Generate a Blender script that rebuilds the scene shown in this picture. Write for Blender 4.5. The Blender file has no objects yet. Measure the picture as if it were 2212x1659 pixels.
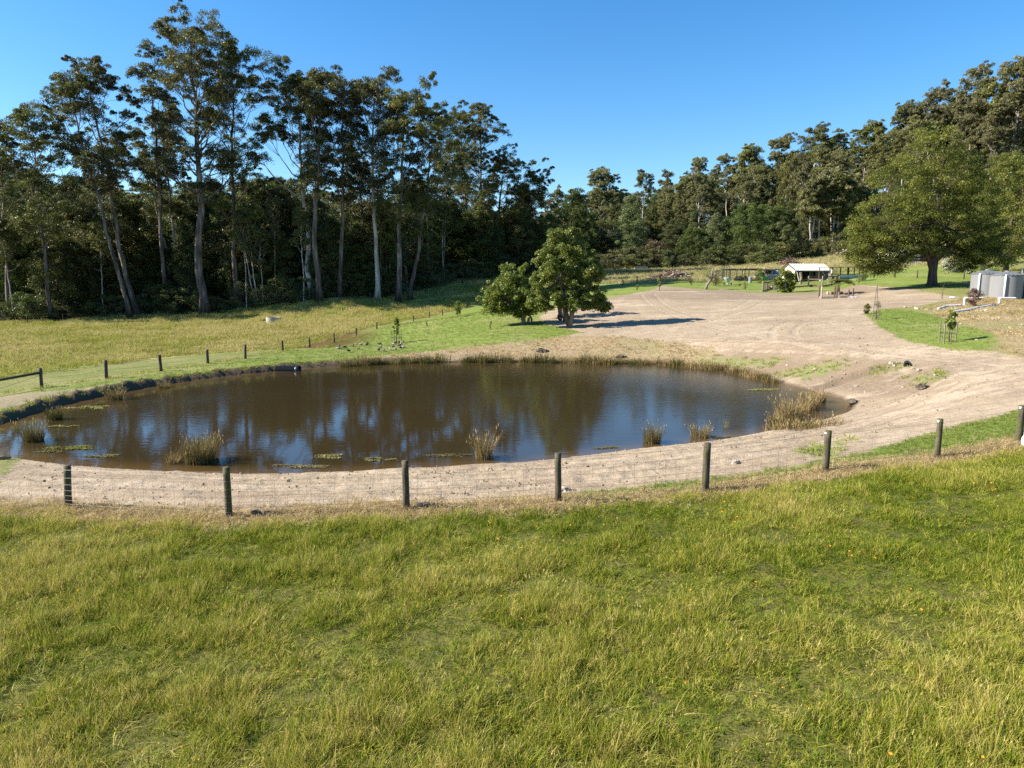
import bpy, math, random
import numpy as np
from mathutils import Vector, Matrix

# ------------------------------------------------------------------ camera, sky, sun, exposure
sc = bpy.context.scene
COL = sc.collection
CAM_H = 6.2
PITCH = math.atan(229.5 / 1536.0)          # horizon sits 229.5 px above the middle of a 2212 px wide frame
SUN_ELEV = math.radians(34.5)
SHADOW_AZ = math.radians(2.5)              # shadows fall to +X, turned slightly away from the camera
EXPOSURE = 1.42

cam_d = bpy.data.cameras.new('camera')
cam_d.sensor_width = 36.0
cam_d.lens = 36.0 * 1536.0 / 2212.0
cam_d.clip_start = 0.1
cam_d.clip_end = 6000.0
cam = bpy.data.objects.new('camera', cam_d)
COL.objects.link(cam)
cam.location = (0, 0, CAM_H)
cam.rotation_euler = (math.pi / 2 - PITCH, 0, 0)
sc.camera = cam

world = bpy.data.worlds.new('World')
sc.world = world
world.use_nodes = True
wn = world.node_tree
bg = wn.nodes['Background']
sky = wn.nodes.new('ShaderNodeTexSky')
sky.sky_type = 'NISHITA'
sky.sun_disc = False
sky.sun_elevation = SUN_ELEV
# towards the sun, seen from above: -X, -Y
sun_dir = Vector((-math.cos(SHADOW_AZ) * math.cos(SUN_ELEV), -math.sin(SHADOW_AZ) * math.cos(SUN_ELEV), math.sin(SUN_ELEV)))
sky.sun_rotation = math.atan2(sun_dir.x, sun_dir.y)
sky.air_density = 1.0
sky.dust_density = 0.3
sky.ozone_density = 4.0
sky_sat = wn.nodes.new('ShaderNodeHueSaturation')      # the camera's deep, saturated blue
sky_sat.inputs['Saturation'].default_value = 1.28
wn.links.new(sky.outputs[0], sky_sat.inputs['Color'])
wn.links.new(sky_sat.outputs[0], bg.inputs[0])
bg.inputs[1].default_value = 0.080

sun_d = bpy.data.lights.new('sun', 'SUN')
sun_d.energy = 4.8
sun_d.angle = math.radians(0.5)
sun_d.color = (1.0, 0.93, 0.82)
sun = bpy.data.objects.new('sun', sun_d)
COL.objects.link(sun)
sun.rotation_euler = sun_dir.to_track_quat('Z', 'Y').to_euler()

vs = sc.view_settings
vs.view_transform = 'Standard'
vs.look = 'None'
vs.exposure = EXPOSURE
vs.gamma = 1.0
vs.use_curve_mapping = False
cy = sc.cycles
cy.max_bounces = 7
cy.diffuse_bounces = 3
cy.glossy_bounces = 3
cy.transmission_bounces = 4
cy.transparent_max_bounces = 8
cy.caustics_reflective = False
cy.caustics_refractive = False
cy.use_denoising = False
cy.use_adaptive_sampling = False

R0 = np.random.RandomState
F32 = np.float32

# ------------------------------------------------------------------ value noise (numpy)
def _hash(ix, iy, seed):
    h = (ix.astype(np.int64) * 374761393 + iy.astype(np.int64) * 668265263 + seed * 974634541) & 0xFFFFFFFF
    h = ((h ^ (h >> 13)) * 1274126177) & 0xFFFFFFFF
    h = h ^ (h >> 16)
    return (h & 0xFFFF) / 65535.0

def vnoise(x, y, seed=0):
    ix = np.floor(x); iy = np.floor(y)
    fx = x - ix; fy = y - iy
    fx = fx * fx * (3 - 2 * fx); fy = fy * fy * (3 - 2 * fy)
    a = _hash(ix, iy, seed); b = _hash(ix + 1, iy, seed)
    c = _hash(ix, iy + 1, seed); d = _hash(ix + 1, iy + 1, seed)
    return (a * (1 - fx) + b * fx) * (1 - fy) + (c * (1 - fx) + d * fx) * fy - 0.5

def fbm(x, y, seed=0, octaves=3):
    s = 0; a = 1.0
    for k in range(octaves):
        s = s + a * vnoise(x * 2 ** k, y * 2 ** k, seed + k * 17)
        a *= 0.5
    return s

def sstep(e0, e1, x):
    t = np.clip((x - e0) / (e1 - e0), 0, 1)
    return t * t * (3 - 2 * t)

# ------------------------------------------------------------------ photo rays -> places in the world
SP, CP = math.sin(PITCH), math.cos(PITCH)
def ray(u, v):
    cx = (u - 1106.0) / 1536.0
    cy_ = -(v - 829.5) / 1536.0
    dy = CP + cy_ * SP
    return cx / dy, (-SP + cy_ * CP) / dy        # dX/dY, dZ/dY
def at_y(u, v, Y):
    a, b = ray(u, v)
    return (a * Y, Y, CAM_H + b * Y)
def at_z(u, v, z):
    a, b = ray(u, v)
    Y = (z - CAM_H) / b
    return (a * Y, Y, z)
def px_of(x, y, z):
    """column and row of a place, vectorised (for keeping crowns under the skyline)"""
    d = y * CP - (z - CAM_H) * SP
    return 1106 + 1536 * x / d, 829.5 - 1536 * (y * SP + (z - CAM_H) * CP) / d

# ------------------------------------------------------------------ polygons
def sdf(px, py, poly):
    """signed distance, negative inside"""
    px = np.asarray(px, float); py = np.asarray(py, float)
    best = np.full(px.shape, 1e18); inside = np.zeros(px.shape, bool)
    n = len(poly)
    for i in range(n):
        ax, ay = poly[i]; bx, by = poly[(i + 1) % n]
        ex, ey = bx - ax, by - ay
        L = ex * ex + ey * ey + 1e-12
        t = np.clip(((px - ax) * ex + (py - ay) * ey) / L, 0, 1)
        dx = px - ax - t * ex; dy = py - ay - t * ey
        best = np.minimum(best, dx * dx + dy * dy)
        if ay != by:
            c = ((ay > py) != (by > py)) & (px < ex * (py - ay) / ey + ax)
            inside ^= c
    d = np.sqrt(best)
    return np.where(inside, -d, d)
def line_dist(px, py, pts):
    best = np.full(np.shape(px), 1e18)
    for (ax, ay), (bx, by) in zip(pts[:-1], pts[1:]):
        ex, ey = bx - ax, by - ay
        t = np.clip(((px - ax) * ex + (py - ay) * ey) / (ex * ex + ey * ey + 1e-12), 0, 1)
        best = np.minimum(best, np.hypot(px - ax - t * ex, py - ay - t * ey))
    return best
def smooth_poly(pts, n=4):
    P = np.array(pts, float); out = []
    N = len(P)
    for i in range(N):
        p0, p1, p2, p3 = P[i - 1], P[i], P[(i + 1) % N], P[(i + 2) % N]
        for k in range(n):
            t = k / n
            out.append(tuple(0.5 * ((2 * p1) + (-p0 + p2) * t + (2 * p0 - 5 * p1 + 4 * p2 - p3) * t * t + (-p0 + 3 * p1 - 3 * p2 + p3) * t ** 3)))
    return out

SHORE_PX = [(-70, 958), (-40, 932), (0, 918), (60, 898), (150, 871), (260, 848), (340, 833), (450, 817), (595, 801), (700, 793), (800, 788),
            (900, 784), (1000, 782), (1100, 782), (1200, 783), (1300, 784), (1400, 786), (1480, 791), (1560, 799), (1650, 817), (1710, 834),
            (1770, 850), (1820, 862), (1843, 873), (1838, 886), (1807, 901), (1727, 922), (1668, 934), (1600, 946), (1512, 960), (1371, 975),
            (1200, 997), (1098, 1006), (927, 1014), (756, 1024), (600, 1029), (478, 1028), (308, 1020), (157, 1010), (58, 996), (7, 988), (-45, 975)]
SHORE = smooth_poly([at_z(u, v, 0.0)[:2] for u, v in SHORE_PX], 3)
SHORE_Q = SHORE[::2]

# ------------------------------------------------------------------ terrain
def _cp():
    P = []
    def z(u, v, zz): P.append(at_z(u, v, zz))
    def y(u, v, Y): P.append(at_y(u, v, Y))
    def w(*a): P.append(a)
    # near meadow and the near fence line
    for a in [(-9, 2.5, .55), (0, 2, .7), (9, 2.5, 1.0), (-14, 10, .5), (0, 10, .72), (13, 11, 1.1), (-22, 14, .2), (24, 16, 1.6), (0, -20, .8), (-25, -15, .2), (25, -15, 2)]: w(*a)
    for a in [(-60, 1095, .4), (148, 1100, .5), (495, 1119, .55), (878, 1101, .6), (1206, 1087, .62), (1523, 1063, .68), (1783, 1018, .8), (2024, 990, .92), (2200, 955, 1.1)]: z(*a)
    # ring of bare soil
    for a in [(1000, 1050, .5), (300, 1060, .42), (1600, 990, .55), (1900, 930, .65), (1860, 850, .75), (2000, 850, 1.05), (2200, 830, 1.75), (1905, 795, 1.2), (2100, 765, 2.05), (2212, 772, 2.3),
              (1700, 780, 1.25), (1550, 760, 1.25), (1400, 748, 1.15), (1200, 740, .95), (1000, 750, .6), (1300, 725, 1.45), (1600, 735, 1.7), (1800, 735, 2.0)]: z(*a)
    # right lawn and tank slope
    for a in [(2100, 700, 3.0), (1950, 740, 2.4), (1900, 678, 3.15), (2000, 662, 3.5), (2212, 710, 3.1)]: z(*a)
    for a in [(2100, 645, 74), (2160, 645, 75), (2230, 645, 76), (2400, 640, 76), (2010, 620, 85), (1840, 625, 93), (1740, 612, 112), (1840, 645, 82), (1500, 640, 88), (1424, 627, 95),
              (1650, 625, 100), (1560, 612, 112), (1800, 600, 116), (1900, 596, 105), (2000, 578, 118), (2090, 580, 108), (2200, 570, 110)]: y(*a)
    # around the green trees and the lawn left of them
    for a in [(1232, 706, 66), (1130, 700, 68.5), (1300, 697, 67.5), (1420, 691, 67.5), (1500, 682, 69), (1050, 720, 63), (1060, 668, 88), (1300, 645, 88), (1180, 668, 82)]: y(*a)
    for a in [(857, 741, .25), (989, 686, .85), (950, 740, .5), (760, 765, .12), (600, 780, .0), (300, 815, .1), (90, 850, .25), (-60, 880, .3)]: z(*a)
    # left fence and paddock
    for a in [(90, 837, -.55), (230, 818, -.7), (348, 802, -.8), (449, 785, -.85), (530, 775, -.85), (611, 758, -.85), (669, 751, -.8), (722, 740, -.75)]: z(*a)
    for a in [(770, 725, 83), (814, 709, 88), (893, 695, 96), (956, 681, 105), (1032, 658, 117), (591, 694, 105), (100, 694, 112), (440, 682, 116), (690, 653, 115), (850, 642, 126), (1000, 607, 150), (1130, 602, 155)]: y(*a)
    for a in [(0, 760, -1.0), (300, 740, -.9), (-100, 800, -.9), (-200, 720, -.5)]: z(*a)
    # far paddock and the hill on the right
    for a in [(1300, 607, 150), (1420, 607, 124), (1300, 583, 178), (1500, 581, 172), (1460, 602, 140), (1700, 567, 168), (1850, 547, 170), (1740, 577, 148), (1620, 585, 150)]: y(*a)
    w(*at_y(1850, 500, 215)); w(*at_y(2000, 470, 200)); w(*at_y(2120, 450, 190)); w(*at_y(2212, 420, 180)); w(*at_y(2400, 380, 165)); w(*at_y(2300, 520, 120))
    w(*at_y(1500, 535, 260)); w(*at_y(1700, 500, 260)); w(*at_y(1300, 545, 300)); w(*at_y(1650, 470, 330)); w(*at_y(1900, 420, 300)); w(*at_y(2150, 330, 280))
    w(150, 60, 12); w(190, 110, 32); w(260, 180, 60); w(120, 20, 4)
    # hills behind the left forest
    w(*at_y(0, 600, 170)); w(*at_y(300, 600, 170)); w(*at_y(600, 590, 175)); w(*at_y(900, 580, 190)); w(*at_y(1130, 565, 220))
    w(*at_y(0, 450, 330)); w(*at_y(200, 475, 350)); w(*at_y(400, 490, 370)); w(*at_y(650, 500, 400)); w(*at_y(1000, 535, 420)); w(*at_y(1170, 535, 380))
    w(-160, 60, 0); w(-260, 150, 22); w(-300, 320, 55); w(-150, 100, 3)
    for a in range(0, 360, 30):
        c, s = math.cos(math.radians(a)), math.sin(math.radians(a))
        w(700 * c, 700 * s, 26 if s < -.3 else 45); w(2200 * c, 2200 * s, 30)
    w(0, -120, 4); w(-120, -80, 0); w(120, -80, 8)
    return np.array(P, float)
CPTS = _cp()
def _phi(r2): return np.sqrt(r2 + 30.0)
_S = 1.0
_d2 = ((CPTS[:, None, :2] - CPTS[None, :, :2]) ** 2).sum(2)
_A = _phi(_d2); _n = len(CPTS)
_M = np.zeros((_n + 3, _n + 3)); _M[:_n, :_n] = _A - np.eye(_n) * 1.2
_M[:_n, _n] = 1; _M[:_n, _n + 1:] = CPTS[:, :2]; _M[_n, :_n] = 1; _M[_n + 1:, :_n] = CPTS[:, :2].T
_W = np.linalg.solve(_M, np.concatenate([CPTS[:, 2], [0, 0, 0]]))
def base_h(x, y):
    x = np.asarray(x, float); y = np.asarray(y, float)
    out = np.full(x.shape, _W[_n]) + _W[_n + 1] * x + _W[_n + 2] * y
    for i in range(_n):
        out += _W[i] * np.sqrt((x - CPTS[i, 0]) ** 2 + (y - CPTS[i, 1]) ** 2 + 30.0)
    return out
def shore_d(x, y): return sdf(x, y, SHORE_Q)
def terrain(x, y, fine=True):
    x = np.asarray(x, float); y = np.asarray(y, float)
    z = base_h(x, y)
    near = (np.abs(x) < 60) & (y > 0) & (y < 80)
    s = np.full(x.shape, 50.0)
    if near.any():
        s[near] = shore_d(x[near], y[near])
    if fine:
        z = z + 0.10 * fbm(x / 5.0, y / 5.0, 3, 2) * sstep(0, 4, s) + 0.035 * fbm(x / .8, y / .8, 9, 2) * sstep(-.1, .6, s)
    # cut bank on the far left, gentle lip elsewhere
    left = sstep(-4, -12, x) * sstep(24, 34, y)
    lip = 0.05 + (0.10 + 0.17 * left) * sstep(0.0, 0.35, s) + np.clip(s, 0, 9) * 0.10
    w = sstep(0.0, 5.0, s)
    zz = np.where(s > 0, np.minimum(np.maximum(z, .12 + .12 * left), 9e9) * w + lip * (1 - w), np.maximum(-1.3, s * 0.35 - 0.02))
    wild = sstep(40, 120, np.hypot(x, y))
    return np.where(s < 12, zz, z)
def ground(u, v, ymin=5.0, ymax=420.0):
    """the point of the ground that shows at column u, row v of the photo"""
    a, b = ray(u, v)
    Y = np.geomspace(ymin, ymax, 900)
    f = CAM_H + b * Y - terrain(a * Y, Y)
    k = np.argmax(f < 0)
    if f[k] >= 0: k = len(Y) - 1
    lo, hi = Y[max(k - 1, 0)], Y[k]
    Y2 = np.linspace(lo, hi, 30)
    f2 = CAM_H + b * Y2 - terrain(a * Y2, Y2)
    k = np.argmax(f2 < 0)
    Yh = Y2[k] if f2[k] < 0 else hi
    return Vector((a * Yh, Yh, float(terrain(np.array([a * Yh]), np.array([Yh]))[0])))
def hz(x, y): return float(terrain(np.array([float(x)]), np.array([float(y)]))[0])
def wpoly(pts): return [tuple(ground(u, v)[:2]) for u, v in pts]

# ------------------------------------------------------------------ mesh helpers
def mesh_np(name, V, Q=None, T=None, mats=(), attrs=None, smooth=False, matidx=None):
    V = np.asarray(V, F32).reshape(-1, 3)
    Q = np.zeros((0, 4), np.int32) if Q is None else np.asarray(Q, np.int32).reshape(-1, 4)
    T = np.zeros((0, 3), np.int32) if T is None else np.asarray(T, np.int32).reshape(-1, 3)
    me = bpy.data.meshes.new(name)
    me.vertices.add(len(V)); me.vertices.foreach_set('co', V.ravel())
    nl = 4 * len(Q) + 3 * len(T)
    me.loops.add(nl); me.loops.foreach_set('vertex_index', np.concatenate([Q.ravel(), T.ravel()]).astype(np.int32))
    me.polygons.add(len(Q) + len(T))
    st = np.concatenate([np.arange(len(Q)) * 4, 4 * len(Q) + np.arange(len(T)) * 3]).astype(np.int32)
    me.polygons.foreach_set('loop_start', st)
    if matidx is not None: me.polygons.foreach_set('material_index', np.asarray(matidx, np.int32))
    me.polygons.foreach_set('use_smooth', np.full(len(Q) + len(T), smooth, bool))
    for m in mats: me.materials.append(m)
    me.update(calc_edges=True)
    for k, (dom, arr) in (attrs or {}).items():
        a = me.attributes.new(k, 'FLOAT', dom); a.data.foreach_set('value', np.asarray(arr, F32))
    return me

class Geo:
    """collects simple solids into one mesh"""
    def __init__(self): self.V = []; self.Q = []; self.T = []; self.n = 0
    def add(self, V, Q=(), T=()):
        V = np.asarray(V, float).reshape(-1, 3)
        if len(Q): self.Q.append(np.asarray(Q, int).reshape(-1, 4) + self.n)
        if len(T): self.T.append(np.asarray(T, int).reshape(-1, 3) + self.n)
        self.V.append(V); self.n += len(V); return self
    def box(self, c, s, rz=0.0, rx=0.0, ry=0.0, bev=0.0):
        sx, sy, sz = [q / 2 for q in s]
        V = np.array([(x, y, z) for z in (-sz, sz) for y in (-sy, sy) for x in (-sx, sx)])
        M = np.array((Matrix.Rotation(rz, 3, 'Z') @ Matrix.Rotation(ry, 3, 'Y') @ Matrix.Rotation(rx, 3, 'X')))
        return self.add(V @ M.T + np.array(c), [(0, 2, 3, 1), (4, 5, 7, 6), (0, 1, 5, 4), (2, 6, 7, 3), (0, 4, 6, 2), (1, 3, 7, 5)])
    def tube(self, pts, rad, sides=8, caps=True):
        P = np.asarray(pts, float); n = len(P)
        rad = np.full(n, rad, float) if np.isscalar(rad) else np.asarray(rad, float)
        Tn = np.gradient(P, axis=0); Tn /= np.linalg.norm(Tn, axis=1)[:, None] + 1e-9
        ref = np.array([0, 0, 1.0]) if abs(Tn[:, 2]).mean() < .8 else np.array([1.0, 0, 0])
        U = np.cross(Tn, ref); U /= np.linalg.norm(U, axis=1)[:, None] + 1e-9
        W = np.cross(Tn, U)
        a = np.arange(sides) * 2 * math.pi / sides
        V = P[:, None] + rad[:, None, None] * (np.cos(a)[None, :, None] * U[:, None] + np.sin(a)[None, :, None] * W[:, None])
        i = np.arange(n - 1)[:, None] * sides; j = np.arange(sides)[None]; k = (j + 1) % sides
        Q = np.stack([i + j, i + k, i + sides + k, i + sides + j], 2).reshape(-1, 4)
        V = V.reshape(-1, 3); T = []
        if caps:
            V = np.vstack([V, P[0], P[-1]]); c0 = n * sides
            T = [(c0, (q + 1) % sides, q) for q in range(sides)] + [(c0 + 1, (n - 1) * sides + q, (n - 1) * sides + (q + 1) % sides) for q in range(sides)]
        return self.add(V, Q, T)
    def beam(self, p, q, w, h=None):
        p = np.array(p, float); q = np.array(q, float); h = h or w
        d = q - p; L = np.linalg.norm(d); d /= L
        up = np.array([0, 0, 1.0]) if abs(d[2]) < .95 else np.array([1.0, 0, 0])
        s = np.cross(d, up); s /= np.linalg.norm(s); t = np.cross(s, d)
        V = [b + e * s * w / 2 + g * t * h / 2 for b in (p, q) for g in (-1, 1) for e in (-1, 1)]
        return self.add(V, [(0, 1, 3, 2), (4, 6, 7, 5), (0, 4, 5, 1), (2, 3, 7, 6), (0, 2, 6, 4), (1, 5, 7, 3)])
    def lathe(self, prof, c=(0, 0, 0), sides=24, squash=(1, 1)):
        """prof: (r, z) pairs"""
        pr = np.array(prof, float); n = len(pr)
        a = np.arange(sides) * 2 * math.pi / sides
        V = np.stack([pr[:, 0, None] * np.cos(a) * squash[0], pr[:, 0, None] * np.sin(a) * squash[1], np.repeat(pr[:, 1, None], sides, 1)], 2).reshape(-1, 3) + np.array(c)
        i = np.arange(n - 1)[:, None] * sides; j = np.arange(sides)[None]; k = (j + 1) % sides
        return self.add(V, np.stack([i + j, i + k, i + sides + k, i + sides + j], 2).reshape(-1, 4))
    def blob(self, c, r, seed=0, amp=.25, n=(10, 7), rot=0.0):
        u = np.linspace(0, 2 * math.pi, n[0], endpoint=False); v = np.linspace(-math.pi / 2, math.pi / 2, n[1])
        rs = R0(seed); q = 1 + amp * (rs.rand(n[1], n[0]) - .5) * 2
        q[0] = q[0].mean(); q[-1] = q[-1].mean()
        X = np.cos(v)[:, None] * np.cos(u)[None] * q * r[0]; Y = np.cos(v)[:, None] * np.sin(u)[None] * q * r[1]; Z = np.sin(v)[:, None] * q * r[2]
        co, si = math.cos(rot), math.sin(rot)
        V = np.stack([X * co - Y * si, X * si + Y * co, Z], 2).reshape(-1, 3) + np.array(c)
        i = np.arange(n[1] - 1)[:, None] * n[0]; j = np.arange(n[0])[None]; k = (j + 1) % n[0]
        return self.add(V, np.stack([i + j, i + k, i + n[0] + k, i + n[0] + j], 2).reshape(-1, 4))
    def mesh(self, name, mat, smooth=False, attrs=None):
        return mesh_np(name, np.vstack(self.V), np.vstack(self.Q) if self.Q else None, np.vstack(self.T) if self.T else None, [mat], attrs, smooth)

def tag(o, label=None, cat=None, group=None, kind=None):
    if label: o['label'] = label
    if cat: o['category'] = cat
    if group: o['group'] = group
    if kind: o['kind'] = kind
    return o
def link(name, data, parent=None, loc=None):
    o = bpy.data.objects.new(name, data); COL.objects.link(o)
    if parent is not None: o.parent = parent
    if loc is not None: o.location = loc
    return o
def thing(name, label, cat, loc=(0, 0, 0), rz=0.0, group=None):
    o = link(name, None, None, loc); o.rotation_euler = (0, 0, rz); o.empty_display_size = .3
    return tag(o, label, cat, group)
def part(name, g, mat, parent, smooth=False, kind=None):
    o = link(name, g.mesh(name, mat, smooth) if isinstance(g, Geo) else g, parent)
    if kind: o['kind'] = kind
    return o
def solo(name, g, mat, label, cat, loc=(0, 0, 0), rz=0.0, group=None, smooth=False):
    o = link(name, g.mesh(name, mat, smooth) if isinstance(g, Geo) else g, None, loc); o.rotation_euler = (0, 0, rz)
    return tag(o, label, cat, group)
KIDS = {}
def dup(root, loc, rz=0.0, scale=1.0, label=None, group=None):
    r = root.copy(); COL.objects.link(r); r.location = loc; r.rotation_euler = (0, 0, rz)
    r.scale = (scale,) * 3 if np.isscalar(scale) else scale
    if label: r['label'] = label
    if group: r['group'] = group
    if root.name not in KIDS: KIDS[root.name] = [(c, list(c.children)) for c in root.children]
    for ch, sub in KIDS[root.name]:
        c = ch.copy(); COL.objects.link(c); c.parent = r
        for g in sub:
            d = g.copy(); COL.objects.link(d); d.parent = c
    return r

# ------------------------------------------------------------------ materials
def nodes_mat(name):
    m = bpy.data.materials.new(name); m.use_nodes = True
    nt = m.node_tree; nt.nodes.clear()
    out = nt.nodes.new('ShaderNodeOutputMaterial')
    return m, nt, out
class NT:
    """small node-tree writer"""
    def __init__(self, nt): self.nt = nt
    def n(self, t, ins=None, **kw):
        nd = self.nt.nodes.new(t)
        for k, v in kw.items(): setattr(nd, k, v)
        for k, v in (ins or {}).items(): self.set(nd.inputs[k], v)
        return nd
    def set(self, sock, v):
        if isinstance(v, bpy.types.NodeSocket): self.nt.links.new(v, sock)
        elif isinstance(v, bpy.types.Node): self.nt.links.new(v.outputs[0], sock)
        else: sock.default_value = v
    def noise(self, vec, scale, detail=3, rough=.55, dist=0.0):
        return self.n('ShaderNodeTexNoise', {'Vector': vec, 'Scale': scale, 'Detail': detail, 'Roughness': rough, 'Distortion': dist}).outputs[0]
    def math(self, op, a, b=0.0, c=None, clamp=False):
        nd = self.n('ShaderNodeMath', operation=op, use_clamp=clamp); self.set(nd.inputs[0], a); self.set(nd.inputs[1], b)
        if c is not None: self.set(nd.inputs[2], c)
        return nd.outputs[0]
    def ramp(self, fac, stops, interp='LINEAR'):
        nd = self.n('ShaderNodeValToRGB', {'Fac': fac}); r = nd.color_ramp; r.interpolation = interp
        while len(r.elements) < len(stops): r.elements.new(.5)
        for e, (p, c) in zip(r.elements, stops): e.position = p; e.color = (*c, 1)
        return nd.outputs[0]
    def mix(self, fac, a, b, bt='MIX'):
        nd = self.n('ShaderNodeMix', data_type='RGBA', blend_type=bt); self.set(nd.inputs[0], fac)
        self.set(nd.inputs[6], a if not isinstance(a, tuple) else (*a, 1)); self.set(nd.inputs[7], b if not isinstance(b, tuple) else (*b, 1))
        return nd.outputs[2]
    def mapr(self, v, a, b, c=0.0, d=1.0, smooth=False):
        nd = self.n('ShaderNodeMapRange', {0: v, 1: a, 2: b, 3: c, 4: d}); nd.interpolation_type = 'SMOOTHSTEP' if smooth else 'LINEAR'
        return nd.outputs[0]
    def attr(self, name, typ='GEOMETRY'):
        return self.n('ShaderNodeAttribute', attribute_name=name, attribute_type=typ)
    def scaled(self, vec, s):
        nd = self.n('ShaderNodeVectorMath', {0: vec, 1: s}, operation='MULTIPLY'); return nd.outputs[0]

def simple_mat(name, col, rough=.75, var=.25, scale=6.0, metal=0.0, col2=None, bump=0.0, bscale=30.0, stretch=(1, 1, 1), spec=.4):
    m, nt, out = nodes_mat(name); k = NT(nt)
    tc = k.n('ShaderNodeTexCoord').outputs['Object']
    v = k.scaled(tc, stretch)
    f = k.noise(v, scale, 4)
    c2 = col2 or tuple(max(0, c * (1 - var)) for c in col); c1 = col if col2 else tuple(min(1, c * (1 + var * .6)) for c in col)
    rnd = k.n('ShaderNodeObjectInfo').outputs['Random']
    f = k.math('ADD', k.mapr(f, .3, .7), k.math('MULTIPLY', k.math('SUBTRACT', rnd, .5), .35), clamp=True)
    b = k.n('ShaderNodeBsdfPrincipled', {'Base Color': k.mix(f, c2, c1), 'Roughness': rough, 'Metallic': metal, 'Specular IOR Level': spec})
    if bump:
        bm = k.n('ShaderNodeBump', {'Height': k.noise(v, bscale, 4), 'Strength': bump, 'Distance': .03})
        nt.links.new(bm.outputs[0], b.inputs['Normal'])
    nt.links.new(b.outputs[0], out.inputs[0])
    return m

def leaf_mat(name, dark, light, trans=.28, gloss=.12, hue=.03, warm=None, vr=.22):
    """leaves: colour from a per-clump tint and a per-tree random, light passing through"""
    m, nt, out = nodes_mat(name); k = NT(nt)
    t = k.attr('tint').outputs['Fac']
    rnd = k.n('ShaderNodeObjectInfo').outputs['Random']
    col = k.ramp(t, [(0, dark), (.55, tuple((a + b) / 2 for a, b in zip(dark, light))), (.92, light), (1, warm or light)])
    hs = k.n('ShaderNodeHueSaturation', {'Hue': k.mapr(rnd, 0, 1, .5 - hue, .5 + hue), 'Saturation': k.mapr(rnd, 0, 1, 1 - vr * .8, 1 + vr * .4), 'Value': k.mapr(k.math('FRACT', k.math('MULTIPLY', rnd, 7.31)), 0, 1, 1 - vr, 1 + vr), 'Color': col})
    d = k.n('ShaderNodeBsdfDiffuse', {'Color': hs.outputs[0]})
    tr = k.n('ShaderNodeBsdfTranslucent', {'Color': k.mix(.5, hs.outputs[0], (.12, .16, .02))})
    mx = k.n('ShaderNodeMixShader', {0: trans, 1: d.outputs[0], 2: tr.outputs[0]})
    gl = k.n('ShaderNodeBsdfGlossy', {'Color': (.9, .95, 1, 1), 'Roughness': .42})
    fr = k.n('ShaderNodeLayerWeight', {'Blend': .25})
    mx2 = k.n('ShaderNodeMixShader', {0: k.math('MULTIPLY', k.math('ADD', fr.outputs[1], .25), gloss), 1: mx.outputs[0], 2: gl.outputs[0]})
    nt.links.new(mx2.outputs[0], out.inputs[0])
    return m
# ------------------------------------------------------------------ areas of the ground
FENCE_PX = [(-110, 1096), (-20, 1098), (148, 1100), (495, 1119), (878, 1101), (1206, 1087), (1523, 1063), (1783, 1018), (2024, 990), (2200, 956), (2330, 935)]
FENCE = [ground(u, v) for u, v in FENCE_PX]
FENCE_XY = [(p.x, p.y) for p in FENCE]
DIRT = wpoly([(-60, 1096), (148, 1094), (300, 1106), (400, 1117), (495, 1122), (640, 1128), (700, 1110), (878, 1099), (1040, 1093), (1206, 1077), (1300, 1060), (1400, 1050),
              (1523, 1036), (1700, 1010), (1783, 996), (1900, 972), (2000, 940), (2080, 918), (2150, 902), (2212, 880), (2330, 858), (2330, 780), (2212, 772), (2160, 760), (2050, 753), (1965, 738), (1910, 710),
              (1872, 680), (1900, 668), (1990, 660), (2080, 643), (2000, 630), (1900, 619), (1850, 616), (1790, 631), (1700, 634), (1620, 632), (1560, 624), (1530, 627), (1480, 622), (1420, 616), (1400, 628),
              (1300, 646), (1265, 652), (1190, 668), (1165, 686), (1180, 702), (1240, 713), (1255, 719), (1205, 727), (1050, 742), (960, 753), (820, 768), (700, 780)]) \
       + [at_z(700, 800, 0)[:2], at_z(500, 900, 0)[:2], at_z(100, 950, 0)[:2]]
LAWN_L = wpoly([(-90, 892), (0, 868), (90, 841), (230, 822), (348, 806), (449, 790), (530, 777), (612, 762), (669, 752), (722, 741), (771, 725), (814, 711), (893, 695), (956, 681), (1012, 666),
                (1040, 656), (1110, 650), (1180, 646), (1180, 668), (1150, 690), (1185, 703), (1240, 714), (1258, 719), (1205, 729), (1050, 746), (950, 757), (800, 771), (700, 781), (500, 803), (340, 826), (200, 846), (60, 876), (-20, 905)])
LAWN_B = wpoly([(1090, 652), (1180, 628), (1290, 614), (1400, 611), (1550, 607), (1700, 600), (1850, 588), (1950, 578), (2100, 568), (2180, 572), (2100, 600), (2085, 622), (1990, 624), (1900, 614), (1850, 614), (1790, 628),
                (1700, 633), (1620, 632), (1560, 624), (1530, 627), (1480, 621), (1430, 614), (1400, 628), (1300, 647), (1260, 654), (1180, 668)])
LAWN_R = wpoly([(1872, 679), (1905, 668), (1990, 673), (2060, 695), (2140, 722), (2152, 738), (2125, 756), (2050, 752), (1962, 737), (1912, 712)])
LAWN_N = wpoly([(1190, 1082), (1300, 1064), (1400, 1053), (1523, 1038), (1700, 1011), (1783, 997), (1900, 973), (2000, 941), (2080, 919), (2150, 903), (2212, 881), (2330, 860), (2330, 935), (2200, 956), (2024, 990), (1783, 1018), (1523, 1063), (1206, 1087)])
DRY = wpoly([(1985, 668), (2040, 652), (2090, 641), (2212, 646), (2400, 650), (2400, 772), (2212, 772), (2160, 759), (2152, 738), (2140, 720), (2060, 694)])
DRY_B = wpoly([(700, 781), (960, 754), (1050, 744), (1205, 728), (1290, 724), (1420, 735), (1520, 748), (1560, 765), (1480, 786), (1300, 783), (1000, 781)])
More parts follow.
